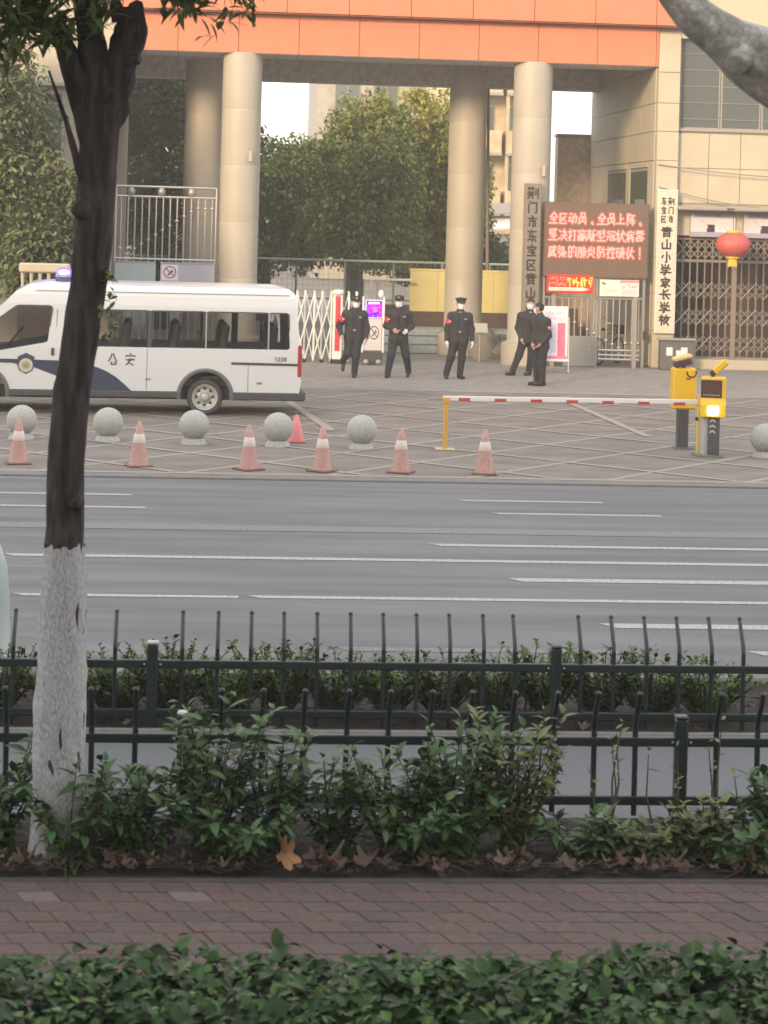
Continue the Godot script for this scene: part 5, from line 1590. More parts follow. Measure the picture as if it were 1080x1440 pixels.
func person(label: String, at: Vector3, d: Dictionary) -> void:
	# d: joints in metres, x to the right as seen from the camera, z towards it
	var p := thing("person", label, "person", at, 0.0)
	var skin := mat(lin(0.42, 0.27, 0.20), 0.55)
	var jk := worn(lin(0.030, 0.025, 0.029), 0.75, "mottle", 0.02, 0.6, 1.6, 5.0)
	var tr := worn(d.get("trousers", lin(0.026, 0.024, 0.030)), 0.8, "mottle", 0.02, 0.6, 1.6, 5.0, Vector3(1, 0.6, 1))
	var face: float = d.face       # turn of the face about the vertical
	var hc: Vector3 = d.head
	var fb := Basis(Vector3.UP, face)
	var B := []
	var head := func(x: float, y: float, z: float) -> Vector3: return hc + fb * Vector3(x, y, z)
	# head: skull, jaw, nose, ears
	B.append([head.call(0, 0.035, -0.015), head.call(0, 0.03, 0.0), 0.088, 0.086, 0])
	B.append([head.call(0, -0.03, 0.02), head.call(0, -0.075, 0.038), 0.07, 0.048, 0])
	B.append([head.call(0, 0.0, 0.085), head.call(0, -0.03, 0.1), 0.011, 0.015, 0])
	for s in [-1, 1]:
		B.append([head.call(s * 0.083, 0.015, -0.01), head.call(s * 0.085, -0.025, 0.0), 0.016, 0.012, 0])
	B.append([hc + Vector3(0, -0.06, -0.015), d.neck, 0.055, 0.062, 0])
	var sl: Vector3 = d.sl
	var sr: Vector3 = d.sr
	var chest: Vector3 = d.neck + Vector3(0, -0.16, 0)
	var hl: Vector3 = d.hl
	var hr: Vector3 = d.hr
	var waist: Vector3 = (hl + hr) * 0.5 + Vector3(0, 0.14, 0)
	# collar, shoulders, chest, jacket skirt
	B.append([d.neck + Vector3(0, -0.03, 0), d.neck + Vector3(0, 0.02, 0.0), 0.085, 0.068, 1])
	B.append([sl, d.neck + Vector3(0, -0.055, 0), 0.075, 0.085, 1])
	B.append([sr, d.neck + Vector3(0, -0.055, 0), 0.075, 0.085, 1])
	for s in [-1.0, 1.0]:
		var o: Vector3 = (sr - sl).normalized() * 0.085 * s
		B.append([chest + o, waist + o * 0.85, 0.135, 0.125, 1])
		B.append([waist + o * 0.85, waist + o * 0.9 + Vector3(0, -0.17, 0), 0.125, 0.14, 1])
	# arms
	for a in [[sl, d.el, d.wl], [sr, d.er, d.wr]]:
		B.append([a[0], a[1], 0.079, 0.064, 1])
		B.append([a[1], a[2], 0.064, 0.048, 1])
		B.append([a[2], a[2] + (a[2] - a[1]).normalized() * 0.03, 0.03, 0.028, 0])
	# legs and shoes
	for l in [[hl, d.kl, d.al, d.tl], [hr, d.kr, d.ar, d.tr]]:
		B.append([l[0], l[1], 0.115, 0.085, 2])
		B.append([l[1], l[2] + Vector3(0, 0.03, 0), 0.085, 0.07, 2])
		var toe: Vector3 = l[3]
		B.append([l[2] + Vector3(0, -0.035, 0), toe, 0.045, 0.038, 3])
		B.append([l[2] + Vector3(0, -0.035, 0), l[2] - (toe - l[2]) * Vector3(0.25, 0, 0.25) + Vector3(0, -0.04, 0), 0.045, 0.04, 3])
	var parts := body(B, 0.0155, 0.045)
	obj("body", parts[0], skin, p)
	obj("jacket", parts[1], jk, p)
	obj("trousers", parts[2], tr, p)
	obj("shoes", parts[3], mat(lin(0.02, 0.018, 0.018), 0.4), p)
	# mask over nose and mouth, with ear loops
	var tf := Transform3D(fb, hc)
	var mk := MB.new()
	mk.sg += 1
	var g := func(i: int, j: int) -> Vector3:
		var a := (i / 10.0 - 0.5) * 2.3
		var t := j / 6.0
		var r := 0.088 - 0.012 * t + 0.022 * exp(-a * a * 5.0) * sin(PI * (0.25 + 0.6 * t))
		return tf * Vector3(sin(a) * r * 0.93, 0.008 - 0.105 * t, 0.02 + cos(a) * r * 0.95)
	for i in 10:
		for j in 6:
			var A: Vector3 = g.call(i, j)
			mk.quad(A, g.call(i, j + 1), g.call(i + 1, j + 1), g.call(i + 1, j), A - hc, true)
	var m_ := obj("mask", mk, mat(lin(0.66, 0.68, 0.70), 0.8), p)
	for s in [-1, 1]:
		obj("ear_loop", MB.new().tube([tf * Vector3(s * 0.075, 0.0, 0.055), tf * Vector3(s * 0.096, 0.005, 0.0), tf * Vector3(s * 0.075, -0.07, 0.05)], 0.003, 4), mat(lin(0.66, 0.68, 0.7), 0.8), m_)
	for s in [-1, 1]:
		obj("eye", MB.new().sphere(tf * Vector3(s * 0.032, 0.028, 0.073), Vector3(0.014, 0.008, 0.01), 10, 6), M.dark, p)
		obj("eyebrow", MB.new().bar(tf * Vector3(s * 0.015, 0.05, 0.084), tf * Vector3(s * 0.05, 0.05, 0.073), 0.008, 0.008), M.dark, p)
	# hair and cap
	var hairm := mat(lin(0.018, 0.015, 0.014), 0.7)
	var hs := MB.new()
	hs.sg += 1
	var hg := func(i: int, j: int) -> Vector3:
		var a := TAU * i / 20.0
		var low := -0.04 if cos(a) < 0.15 else 0.062
		if absf(cos(a) - 0.15) < 0.3 and cos(a) > 0.0:
			low = 0.0
		var top := 1.45
		var b := lerpf(asin(clampf((low - 0.03) / 0.1, -0.95, 0.9)), PI / 2, j / 7.0)
		return tf * Vector3(sin(a) * cos(b) * 0.1, 0.03 + sin(b) * 0.105, -0.012 + cos(a) * cos(b) * 0.105)
	for i in 20:
		for j in 7:
			var A: Vector3 = hg.call(i, j)
			hs.quad(A, hg.call(i, j + 1), hg.call((i + 1) % 20, j + 1), hg.call((i + 1) % 20, j), A - hc, true)
	obj("hair", hs, hairm, p)
	if d.has("cap"):
		var cm := mat(lin(0.024, 0.022, 0.028), 0.7)
		var ct := Basis(Vector3.UP, face) * Basis(Vector3.RIGHT, 0.05)
		var cap: MeshInstance3D
		if d.cap == "peaked":
			cap = obj("cap", MB.new().lathe([Vector2(0.1, 0.055), Vector2(0.104, 0.085), Vector2(0.104, 0.085), Vector2(0.135, 0.118), Vector2(0.135, 0.13), Vector2(0.06, 0.15), Vector2(0, 0.152)], 24, hc, ct), cm, p)
			obj("cap_band", MB.new().lathe([Vector2(0.1025, 0.058), Vector2(0.107, 0.082)], 24, hc, ct), mat(lin(0.10, 0.085, 0.06), 0.6), cap)
		else:
			cap = obj("cap", MB.new().lathe([Vector2(0.1, 0.055), Vector2(0.107, 0.09), Vector2(0.1, 0.125), Vector2(0.06, 0.148), Vector2(0, 0.152)], 24, hc, ct), cm, p)
		var pk := PackedVector2Array()
		for i in 11:
			var a := PI * (0.12 + 0.76 * i / 10.0)
			pk.append(Vector2(cos(a) * 0.1, sin(a) * 0.1))
		for i in range(10, -1, -1):
			var a := PI * (0.12 + 0.76 * i / 10.0)
			pk.append(Vector2(cos(a) * 0.105, sin(a) * 0.1 + 0.055 * sin(a)))
		obj("peak", MB.new().prism(pk, -0.004, 0.004, Transform3D(ct * Basis(Vector3.RIGHT, PI / 2 + 0.22), hc + fb * Vector3(0, 0.075, 0.0))), cm, cap)
		obj("cap_badge", MB.new().sphere(tf * Vector3(0, 0.1, 0.105), Vector3(0.018, 0.02, 0.008), 10, 6), mat(lin(0.5, 0.48, 0.42), 0.3, 0.5), cap)
	# hands or gloves
	for e in [[d.el, d.wl, 1.0, d.get("gl", false)], [d.er, d.wr, -1.0, d.get("gr", false)]]:
		var dir: Vector3 = (e[1] - e[0]).normalized()
		var zz := Vector3(0, 0, 1)
		if absf(dir.z) > 0.8:
			zz = Vector3(0, 1, 0)
		var xx := (-dir).cross(zz).normalized()
		var o := obj("glove" if e[3] else "hand", hands[0 if e[2] > 0 else 1], mat(lin(0.70, 0.69, 0.68), 0.8) if e[3] else skin, p)
		o.transform = Transform3D(Basis(xx, -dir, xx.cross(-dir)), e[1] + dir * 0.01)
	# armband on the upper arm
	if d.has("band"):
		var a: Vector3 = d.sl if d.band == "l" else d.sr
		var b: Vector3 = d.el if d.band == "l" else d.er
		var c0: Vector3 = a.lerp(b, 0.42)
		var dir := (b - a).normalized()
		var xx := dir.cross(Vector3(0, 0, 1)).normalized()
		var bm := obj("armband", MB.new().lathe([Vector2(0.073, 0.06), Vector2(0.076, 0.05), Vector2(0.072, -0.06), Vector2(0.068, -0.065)], 18, c0, Basis(xx, -dir, xx.cross(-dir))), mat(lin(0.62, 0.035, 0.06), 0.6), p)
		obj("armband_print", MB.new().box(c0 + Vector3(0.01, 0, 0.074), Vector3(0.05, 0.035, 0.006), 0.002), mat(lin(0.7, 0.45, 0.42), 0.6), bm)
	if d.get("uniform", false):
		for s in [-1, 1]:
			obj("chest_badge", MB.new().box(d.neck + Vector3(s * 0.1 + 0.01, -0.16, 0.127), Vector3(0.065, 0.022, 0.01), 0.003, Basis(Vector3.RIGHT, -0.15)), mat(lin(0.36, 0.35, 0.34), 0.5), p)
		obj("belt_buckle", MB.new().box(waist + Vector3(0.0, 0.02, 0.135), Vector3(0.06, 0.04, 0.012), 0.004), mat(lin(0.35, 0.33, 0.3), 0.4, 0.5), p)
	if d.has("collar"):
		obj("shirt_collar", MB.new().prism(PackedVector2Array([Vector2(-0.035, 0.0), Vector2(0.035, 0.0), Vector2(0.008, -0.11)]), 0.0, 0.01, Transform3D(Basis(Vector3.UP, face * 0.6), d.neck + Vector3(0, -0.005, 0.085))), mat(lin(0.6, 0.6, 0.6), 0.7), p)

var hands := []
func people() -> void:
	hands = [body(hand_bones(1.0), 0.0055, 0.008)[0], body(hand_bones(-1.0), 0.0055, 0.008)[0]]
	person("person in dark uniform and cap by the banded post, one foot lifted behind", Vector3(2.87, 0.035, -44.9), {
		"cap": "soft", "uniform": true, "band": "l", "face": 0.15, "head": Vector3(0.02, 1.63, 0.02), "neck": Vector3(0.01, 1.48, 0),
		"sl": Vector3(-0.19, 1.38, 0.02), "sr": Vector3(0.21, 1.38, -0.02), "el": Vector3(-0.33, 1.13, -0.02), "wl": Vector3(-0.29, 0.94, 0.08), "er": Vector3(0.28, 1.1, -0.04), "wr": Vector3(0.27, 0.88, 0.06),
		"hl": Vector3(-0.09, 0.88, 0), "hr": Vector3(0.09, 0.88, 0), "kl": Vector3(-0.13, 0.52, 0.08), "al": Vector3(-0.2, 0.32, -0.3), "tl": Vector3(-0.21, 0.14, -0.24), "kr": Vector3(0.05, 0.48, 0.05), "ar": Vector3(0.03, 0.09, 0.02), "tr": Vector3(0.0, 0.04, 0.18)})
	person("person in dark uniform striding past the gate motor with one gloved hand raised", Vector3(3.84, 0.035, -45.1), {
		"cap": "soft", "uniform": true, "band": "l", "gr": true, "face": -0.25, "head": Vector3(0.02, 1.66, 0.02), "neck": Vector3(0.02, 1.5, 0), "trousers": lin(0.022, 0.026, 0.04),
		"sl": Vector3(-0.18, 1.4, 0.03), "sr": Vector3(0.23, 1.4, -0.02), "el": Vector3(-0.26, 1.13, 0.0), "wl": Vector3(-0.13, 1.06, 0.2), "er": Vector3(0.31, 1.13, -0.02), "wr": Vector3(0.2, 1.05, 0.2),
		"hl": Vector3(-0.07, 0.88, 0.0), "hr": Vector3(0.11, 0.88, 0.0), "kl": Vector3(-0.14, 0.48, 0.12), "al": Vector3(-0.2, 0.09, 0.1), "tl": Vector3(-0.25, 0.04, 0.24), "kr": Vector3(0.2, 0.48, 0.0), "ar": Vector3(0.28, 0.12, -0.2), "tr": Vector3(0.25, 0.04, -0.06)})
	person("person in peaked cap and dark suit standing with white gloved hands hanging", Vector3(5.14, 0.035, -45.1), {
		"cap": "peaked", "uniform": true, "band": "l", "gl": true, "gr": true, "face": 0.1, "head": Vector3(0.08, 1.64, 0.02), "neck": Vector3(0.07, 1.48, 0), "collar": true,
		"sl": Vector3(-0.13, 1.39, 0.02), "sr": Vector3(0.27, 1.38, 0.0), "el": Vector3(-0.21, 1.1, 0.0), "wl": Vector3(-0.22, 0.86, 0.06), "er": Vector3(0.34, 1.1, -0.02), "wr": Vector3(0.35, 0.86, 0.05),
		"hl": Vector3(-0.03, 0.88, 0), "hr": Vector3(0.15, 0.88, 0), "kl": Vector3(-0.11, 0.48, 0.03), "al": Vector3(-0.2, 0.09, 0.0), "tl": Vector3(-0.21, 0.04, 0.17), "kr": Vector3(0.13, 0.48, 0.02), "ar": Vector3(0.1, 0.09, 0.0), "tr": Vector3(0.17, 0.04, 0.15)})
	person("bareheaded dark-haired person in a dark coat and white mask, legs apart", Vector3(6.84, 0.035, -46.4), {
		"face": -0.25, "collar": true, "head": Vector3(0.12, 1.62, 0.02), "neck": Vector3(0.1, 1.46, 0),
		"sl": Vector3(-0.1, 1.36, 0.02), "sr": Vector3(0.29, 1.36, -0.03), "el": Vector3(-0.16, 1.08, 0.0), "wl": Vector3(-0.1, 0.86, 0.1), "er": Vector3(0.34, 1.08, -0.04), "wr": Vector3(0.3, 0.86, 0.05),
		"hl": Vector3(0.0, 0.86, 0), "hr": Vector3(0.17, 0.86, 0), "kl": Vector3(-0.12, 0.46, 0.05), "al": Vector3(-0.25, 0.09, 0.02), "tl": Vector3(-0.4, 0.04, 0.1), "kr": Vector3(0.17, 0.46, 0.0), "ar": Vector3(0.13, 0.09, -0.05), "tr": Vector3(0.03, 0.04, 0.05)})
	person("person seen side-on in a dark coat with red armband before the pink poster", Vector3(6.78, 0.035, -43.7), {
		"face": -2.0, "band": "r", "head": Vector3(-0.04, 1.65, 0.0), "neck": Vector3(-0.01, 1.49, 0),
		"sl": Vector3(-0.13, 1.38, -0.12), "sr": Vector3(0.13, 1.38, 0.1), "el": Vector3(-0.15, 1.1, -0.12), "wl": Vector3(-0.16, 0.92, 0.0), "er": Vector3(0.17, 1.08, 0.12), "wr": Vector3(0.0, 0.92, 0.2),
		"hl": Vector3(-0.05, 0.88, -0.07), "hr": Vector3(0.06, 0.88, 0.07), "kl": Vector3(-0.05, 0.48, -0.06), "al": Vector3(-0.03, 0.09, -0.08), "tl": Vector3(-0.2, 0.04, -0.04), "kr": Vector3(0.05, 0.48, 0.08), "ar": Vector3(0.06, 0.09, 0.08), "tr": Vector3(-0.12, 0.04, 0.14)})

# ---------------------------------------------------------------- the two pavement fences
func fence_run(label: String, x0: float, n: int, z: float, pitch: float, y_top: float, rails: Array, bend: float, post_h: float, posts_at: Array, m: Material, tip: Material, r: float) -> void:
	var f := thing("fence", label, "fence", Vector3(0, 0, z), 0.0, "dark green fences along the pavement")
	var y1 := y_top - 0.17
	var low := MB.new().tube([Vector3(0, rails[-1] - 0.09, 0), Vector3(0, y1 - 0.05, 0)], r, 8).done()
	var high := MB.new().tube([Vector3(0, y1 - 0.05, 0), Vector3(0, y1, bend * 0.1), Vector3(0, y1 + 0.06, bend * 0.42), Vector3(0, y_top, bend)], [r, r, r, r * 0.92], 8).done()
	var knob := MB.new().sphere(Vector3(0, y_top + 0.005, bend), Vector3(r * 1.08, r * 1.1, r * 1.08), 10, 7).done()
	for i in n:
		var x := x0 + pitch * i
		if posts_at.any(func(p): return absf(p - x) < pitch * 0.4):
			continue
		var lean := rng.randf_range(-0.012, 0.012)
		var tf := Transform3D(Basis(Vector3.BACK, lean), Vector3(x, 0, 0))
		var p := MeshInstance3D.new()
		p.mesh = low
		p.material_override = m
		p.transform = tf
		p.name = "picket" if i == 0 else "picket_%03d" % i
		f.add_child(p)
		fast("tip", 0, high, tip, p, Transform3D())
		fast("knob", 0, knob, tip, p, Transform3D())
	var k := 0
	for y in rails:
		var mb := MB.new().box(Vector3(x0 + pitch * n * 0.5, y, 0), Vector3(pitch * (n + 1), 0.055, 0.04), 0.006)
		obj("rail", mb, m, f)
	for x in posts_at:
		var p := obj("post", MB.new().box(Vector3(x, post_h * 0.5, 0), Vector3(0.075, post_h, 0.075), 0.012), m, f)
		obj("cap", MB.new().box(Vector3(x, post_h + 0.008, 0), Vector3(0.08, 0.02, 0.08), 0.008), mat(lin(0.4, 0.4, 0.4), 0.4) if x < 0.0 else m, p)
		for s in [-1, 1]:
			obj("bolt", MB.new().sphere(Vector3(x + s * 0.055, rails[0], 0.024), Vector3(0.008, 0.008, 0.006), 8, 5), M.steel, p)

func fences() -> void:
	var green := worn(lin(0.018, 0.038, 0.037), 0.42, "flake", 0.05, 0.7, 4.0)
	var tip_sheen := worn(lin(0.05, 0.06, 0.075), 0.35, "flake", 0.05, 0.7, 4.0)  # paler colour on the far tips holds the reflection of the sky
	fence_run("dark green railing nearer the road, its tips coloured with a pale sky sheen and bent outwards over bushes", -2.78, 34, -14.4, 0.2335, 0.79, [0.46, 0.12], -0.13, 0.6, [-3.25, -0.42, 2.41, 5.24], green, tip_sheen, 0.0155)
	fence_run("dark green railing nearer the bricks, its tips bent inwards over shrubs", -2.92, 30, -12.15, 0.2475, 0.82, [0.52, 0.17], 0.11, 0.66, [-3.12, -0.16, 2.80, 5.76], green, green, 0.0175)

func shrub(label: String, at: Vector3, h: float, stems: int, spread: float, leaf: Array, m: Material, sm: Material, r: RandomNumberGenerator, bare := 0.1, per := 20, called := "shrub", group := "shrubs by the near fence") -> void:
	var s := thing(called, label, "shrub", at, 0.0, group)
	var places := [[], []]
	var st := MB.new()
	var named := 0
	for i in int(stems * (1.6 if per > 20 else 1.0)):
		var a := 2.399 * i + r.randf()
		var tip := Vector3(cos(a) * spread * r.randf_range(0.3, 1.0), h * r.randf_range(0.55, 1.0), sin(a) * spread * 0.6 * r.randf_range(0.3, 1.0))
		var base := Vector3(cos(a) * 0.04, -0.02, sin(a) * 0.04)
		var mid := base.lerp(tip, 0.5) + Vector3(r.randf_range(-0.05, 0.05), h * 0.06, r.randf_range(-0.04, 0.04))
		st.tube([base, mid, tip], [0.009, 0.006, 0.003], 5)
		for j in per:
			var t := lerpf(bare, 1.04, j / float(per - 1))
			var p := base.lerp(mid, t * 2.0) if t < 0.5 else mid.lerp(tip, t * 2.0 - 1.0)
			var yaw := 2.4 * j + r.randf_range(-0.4, 0.4) + a
			var pitch := r.randf_range(-0.65, 0.35) if t < 0.9 else r.randf_range(-1.1, -0.4)
			var b := Basis(Vector3.UP, yaw) * Basis(Vector3.RIGHT, pitch) * Basis(Vector3.BACK, r.randf_range(-0.5, 0.5))
			var k := r.randf_range(0.5, 1.15)
			var tf := Transform3D(b.scaled(Vector3.ONE * k), p)
			if t > 0.93 and named < 10:
				fast("leaf", named, leaf[j % leaf.size()], m, s, tf)
				named += 1
			else:
				places[j % 2].append(tf)
	obj("stems", st, sm, s)
	for v in 2:
		scatter("foliage" if v == 0 else "foliage_001", places[v], leaf[v], m, s, r, 0.4, 0.12)

func fallen_leaf_mesh(r: RandomNumberGenerator, curl: float) -> ArrayMesh:
	# a lobed plane leaf, curled as it dries
	var m := MB.new()
	m.sg += 1
	var n := 40
	var rim := []
	for i in n:
		var a := TAU * i / n
		var rr := 0.5 * (0.42 + 0.58 * pow(absf(cos(a * 2.5)), 1.9) * (0.72 + 0.28 * cos(a * 0.5 + 0.6)) + 0.04 * absf(sin(a * 12.5))) * (1.0 - 0.25 * absf(sin(a * 0.5 + PI * 0.5))) * r.randf_range(0.86, 1.12)
		if false:
			rr *= 0.6
		var y := curl * rr * rr * 2.2 * (0.5 + 0.5 * sin(a * 2.0 + 1.0)) + r.randf_range(-0.03, 0.03)
		rim.append(Vector3(cos(a) * rr, y, sin(a) * rr))
	for i in n:
		var a: Vector3 = rim[i]
		var b: Vector3 = rim[(i + 1) % n]
		var ma := a * 0.5 + Vector3(0, -0.02, 0)
		var mb := b * 0.5 + Vector3(0, -0.02, 0)
		m.tri(Vector3(0, 0.01, 0), ma, mb, Vector3.UP, true)
		m.quad(ma, a, b, mb, Vector3.UP, true)
	m.tube([Vector3(0.0, 0.0, 0), Vector3(0.4, 0.02, 0.02), Vector3(0.62, 0.06, 0.03)], 0.012, 5)
	return m.done()

func planting() -> void:
	var r := RandomNumberGenerator.new()
	r.seed = 77
	var wood := mat(lin(0.055, 0.042, 0.03), 0.9)
	var shiny := leaf_mat(lin(0.052, 0.105, 0.034), 0.45, 0.2)
	shiny.metallic_specular = 0.35
	var light := leaf_mat(lin(0.11, 0.14, 0.045), 0.48, 0.25)
	light.metallic_specular = 0.4
	var big := [leaf_mesh(0.115, 0.048, 0.22, 0.25), leaf_mesh(0.085, 0.04, 0.3, 0.4)]
	for e in [
		["glossy shrub at the left edge before the near fence", -1.2, -11.62, 0.62, 11, 0.32, 0],
		["leafy shrub growing across the foot of the whitewashed trunk", -0.72, -11.3, 0.55, 8, 0.26, 0],
		["sprawling shrub in front of the two tall left shrubs", 0.15, -11.35, 0.4, 9, 0.34, 0],
		["sprawling shrub filling the gap left of the middle shrub", 1.2, -11.4, 0.42, 9, 0.32, 0],
		["low dark shrub beside the whitewashed trunk's right foot", -0.55, -11.75, 0.5, 8, 0.3, 0],
		["wide low shrub just right of the whitewashed trunk", -0.42, -11.5, 0.46, 10, 0.28, 0],
		["tall glossy shrub hiding the near fence's left post", 0.0, -11.68, 0.78, 14, 0.3, 0],
		["glossy shrub right of the tallest left shrub", 0.36, -11.6, 0.68, 11, 0.26, 0],
		["medium shrub behind the big orange fallen leaf", 0.72, -11.62, 0.55, 10, 0.26, 0],
		["medium dark shrub left of the pale-topped tall shrub", 1.05, -11.55, 0.6, 12, 0.28, 0],
		["tall dense shrub in the middle of the near bed", 1.42, -11.6, 0.76, 15, 0.32, 0],
		["tall shrub with pale yellow-green tips beside the bare stems", 1.72, -11.65, 0.78, 13, 0.26, 1],
		["low shrub under the bare stems", 2.1, -11.5, 0.24, 8, 0.28, 0],
		["low tufty shrub left of the near fence's thick right post", 2.45, -11.45, 0.22, 8, 0.26, 1],
		["shrub at the thick right post's foot", 2.78, -11.5, 0.32, 7, 0.22, 1],
		["shrub at the right edge before the near fence", 3.25, -11.6, 0.45, 11, 0.22, 0],
		["small shrub in front of the right edge shrub", 3.0, -11.3, 0.2, 8, 0.2, 0]]:
		shrub(e[0], Vector3(e[1], 0.03, e[2]), e[3], e[4], e[5] * 1.3, big, light if e[6] else shiny, wood, r, 0.06, 34)
	# nearly bare stems between the shrubs
	for e in [["thin bare forked stems rising left of the thick post", 2.28, 0.72], ["thin nearly bare stems beside the thick right post", 2.62, 0.62], ["dry bare stems standing right of the thick post", 2.93, 0.7]]:
		shrub(e[0], Vector3(e[1], 0.03, -11.75), e[2], 4, 0.16, [leaf_mesh(0.07, 0.03), leaf_mesh(0.06, 0.028)], light, mat(lin(0.10, 0.075, 0.055), 0.9), r, 0.6, 5, "bare_shrub", "nearly bare shrubs by the near fence")
	# small bushes behind the far fence
	var small := [leaf_mesh(0.06, 0.034, 0.25, 0.2), leaf_mesh(0.05, 0.03, 0.3, 0.3)]
	var lime := leaf_mat(lin(0.10, 0.17, 0.035), 0.55, 0.4)
	lime.metallic_specular = 0.3
	var mids := leaf_mat(lin(0.07, 0.118, 0.036), 0.55, 0.35)
	mids.metallic_specular = 0.3
	var between := ["left of the whitewashed trunk", "just left of the far fence's left post", "just right of the far fence's left post", "under the third tip right of the left post", "under the fifth tip right of the left post", "near the middle of the far fence, left part", "at the middle of the far fence", "right of the far fence's middle", "left of the far fence's right post", "just right of the far fence's right post", "under the second tip right of the right post", "under the fourth tip right of the right post", "at the right edge behind the far fence", "at the far left edge behind the far fence"]
	for i in between.size():
		var x := -1.05 + 0.385 * i if i < 13 else -1.5
		shrub(["bright lime bush ", "dull green bush ", "yellowish bush "][i % 3] + between[i], Vector3(x, 0.03, -14.75 + r.randf_range(-0.08, 0.08)), r.randf_range(0.40, 0.52), 32, 0.42, small, lime if i % 3 == 0 else mids, wood, r, 0.02, 28, "bush", "small bushes behind the far fence")
	shrub("wispy sprig poking above the far fence's top rail left of its right post", Vector3(2.28, 0.03, -14.7), 0.74, 3, 0.14, small, mids, wood, r, 0.5, 9, "bush", "small bushes behind the far fence")
	# fallen leaves: a few large ones as things, the litter under the shrubs as one mass
	var lm := []
	for t in [Vector3(0.30, 0.15, 0.06), Vector3(0.10, 0.06, 0.04), Vector3(0.115, 0.068, 0.052), Vector3(0.075, 0.05, 0.04)]:
		var m := mat(lin(t.x, t.y, t.z), 0.8)
		m.backlight_enabled = true
		m.backlight = Color(0.2, 0.15, 0.1)
		lm.append(m)
	var shapes := []
	for i in 4:
		shapes.append(fallen_leaf_mesh(r, [0.5, 1.3, 0.8, 1.6][i]))
	var big_leaf := tag(obj("fallen_leaf", shapes[1], lm[0]), "large orange-brown fallen leaf propped at the bed's kerb", "leaf", "fallen leaves")
	big_leaf.transform = Transform3D((Basis(Vector3.UP, 0.4) * Basis(Vector3.RIGHT, 1.15) * Basis(Vector3.UP, 2.0)).scaled(Vector3(0.21, 0.3, 0.26)), Vector3(0.42, 0.16, -11.12))
	for e in [["dull brown fallen leaf just right of the large orange one", 0.66, 0.22, 1, -11.14], ["broad reddish-brown fallen leaf, second right of the large orange one", 0.86, 0.2, 2, -11.16], ["dark fallen leaf at the left edge below the trunk", -1.15, 0.22, 2, -11.2], ["brown fallen leaf at the whitewashed trunk's left foot", -0.98, 0.18, 1, -11.16], ["reddish fallen leaf under the pale-topped shrub", 1.62, 0.2, 2, -11.15], ["broad brown fallen leaf below the bare stems", 1.95, 0.22, 3, -11.14], ["rusty fallen leaf leaning in the shrub at the right edge", 2.98, 0.2, 0, -11.2], ["brown fallen leaf below the thick right post", 2.55, 0.16, 1, -11.15]]:
		var o := tag(obj("fallen_leaf", shapes[r.randi() % 4], lm[e[3]]), e[0], "leaf", "fallen leaves")
		o.transform = Transform3D((Basis(Vector3.UP, r.randf() * TAU) * Basis(Vector3.RIGHT, r.randf_range(-0.5, 0.5))).scaled(Vector3.ONE * e[2]), Vector3(e[1], 0.11, e[4]))
	for v in 3:
		var pl := []
		for i in 190:
			var far := i % 3 == 2
			var z := r.randf_range(-15.3, -14.3) if far else -11.12 - absf(r.randfn()) * 0.22
			pl.append(Transform3D((Basis(Vector3.UP, r.randf() * TAU) * Basis(Vector3.RIGHT, r.randf_range(-0.7, 0.7))).scaled(Vector3.ONE * r.randf_range(0.05, 0.17)), Vector3(r.randf_range(-2.0, 4.6), 0.05 + r.randf() * 0.05, z)))
		tag(scatter(numbered("leaf_litter"), pl, shapes[v], lm[1 + v], self, r, 0.4, 0.2), ["brown leaf litter under the shrubs and fences", "reddish leaf litter strewn among the brown under the shrubs", "dark rotting leaf litter strewn under the shrubs"][v], "leaf litter")
	var twigs := MB.new()
	for i in 120:
		var c := Vector3(r.randf_range(-1.6, 3.6), 0.05 + r.randf() * 0.03, -11.13 - absf(r.randfn()) * 0.25)
		var d := Vector3(r.randfn(), r.randf_range(-0.1, 0.25), r.randfn() * 0.6).normalized() * r.randf_range(0.05, 0.16)
		twigs.tube([c - d, c + Vector3(0, 0.01, 0), c + d], [0.004, 0.004, 0.002], 4)
	var tw := obj("twig_litter", twigs, mat(lin(0.07, 0.05, 0.035), 0.95))
	tag(tw, "thin dry twigs strewn on the soil under the shrubs", "twigs")
	tw.set_meta("kind", "stuff")
	struct("planting_bed", MB.new().box(Vector3(0, 0.05, -8.0), Vector3(140, 0.16, 1.3), 0.02), M.soil)
	# clipped hedge at the bottom of the view
	var h := thing("hedge", "clipped dark green broad-leaved hedge along the near edge of the bricks", "hedge", Vector3(1.0, 0, -8.1))
	var hl := [leaf_mesh(0.085, 0.05, 0.25, 0.3), leaf_mesh(0.06, 0.036, 0.35, 0.1)]
	var hm := leaf_mat(lin(0.018, 0.05, 0.009), 0.42, 0.1)
	hm.metallic_specular = 0.3
	var hm2 := leaf_mat(lin(0.04, 0.092, 0.015), 0.4, 0.15)
	hm2.metallic_specular = 0.35
	var nz := FastNoiseLite.new()
	nz.seed = 9
	nz.frequency = 1.6
	var stems := MB.new()
	for i in 60:
		var x := r.randf_range(-2.7, 2.7)
		var z := r.randf_range(-0.5, 0.6)
		stems.tube([Vector3(x, 0, z), Vector3(x + r.randf_range(-0.1, 0.1), 0.42, z + r.randf_range(-0.1, 0.1))], [0.01, 0.004], 5)
	obj("stems", stems, wood, h)
	var named := 0
	var mass := [[], []]
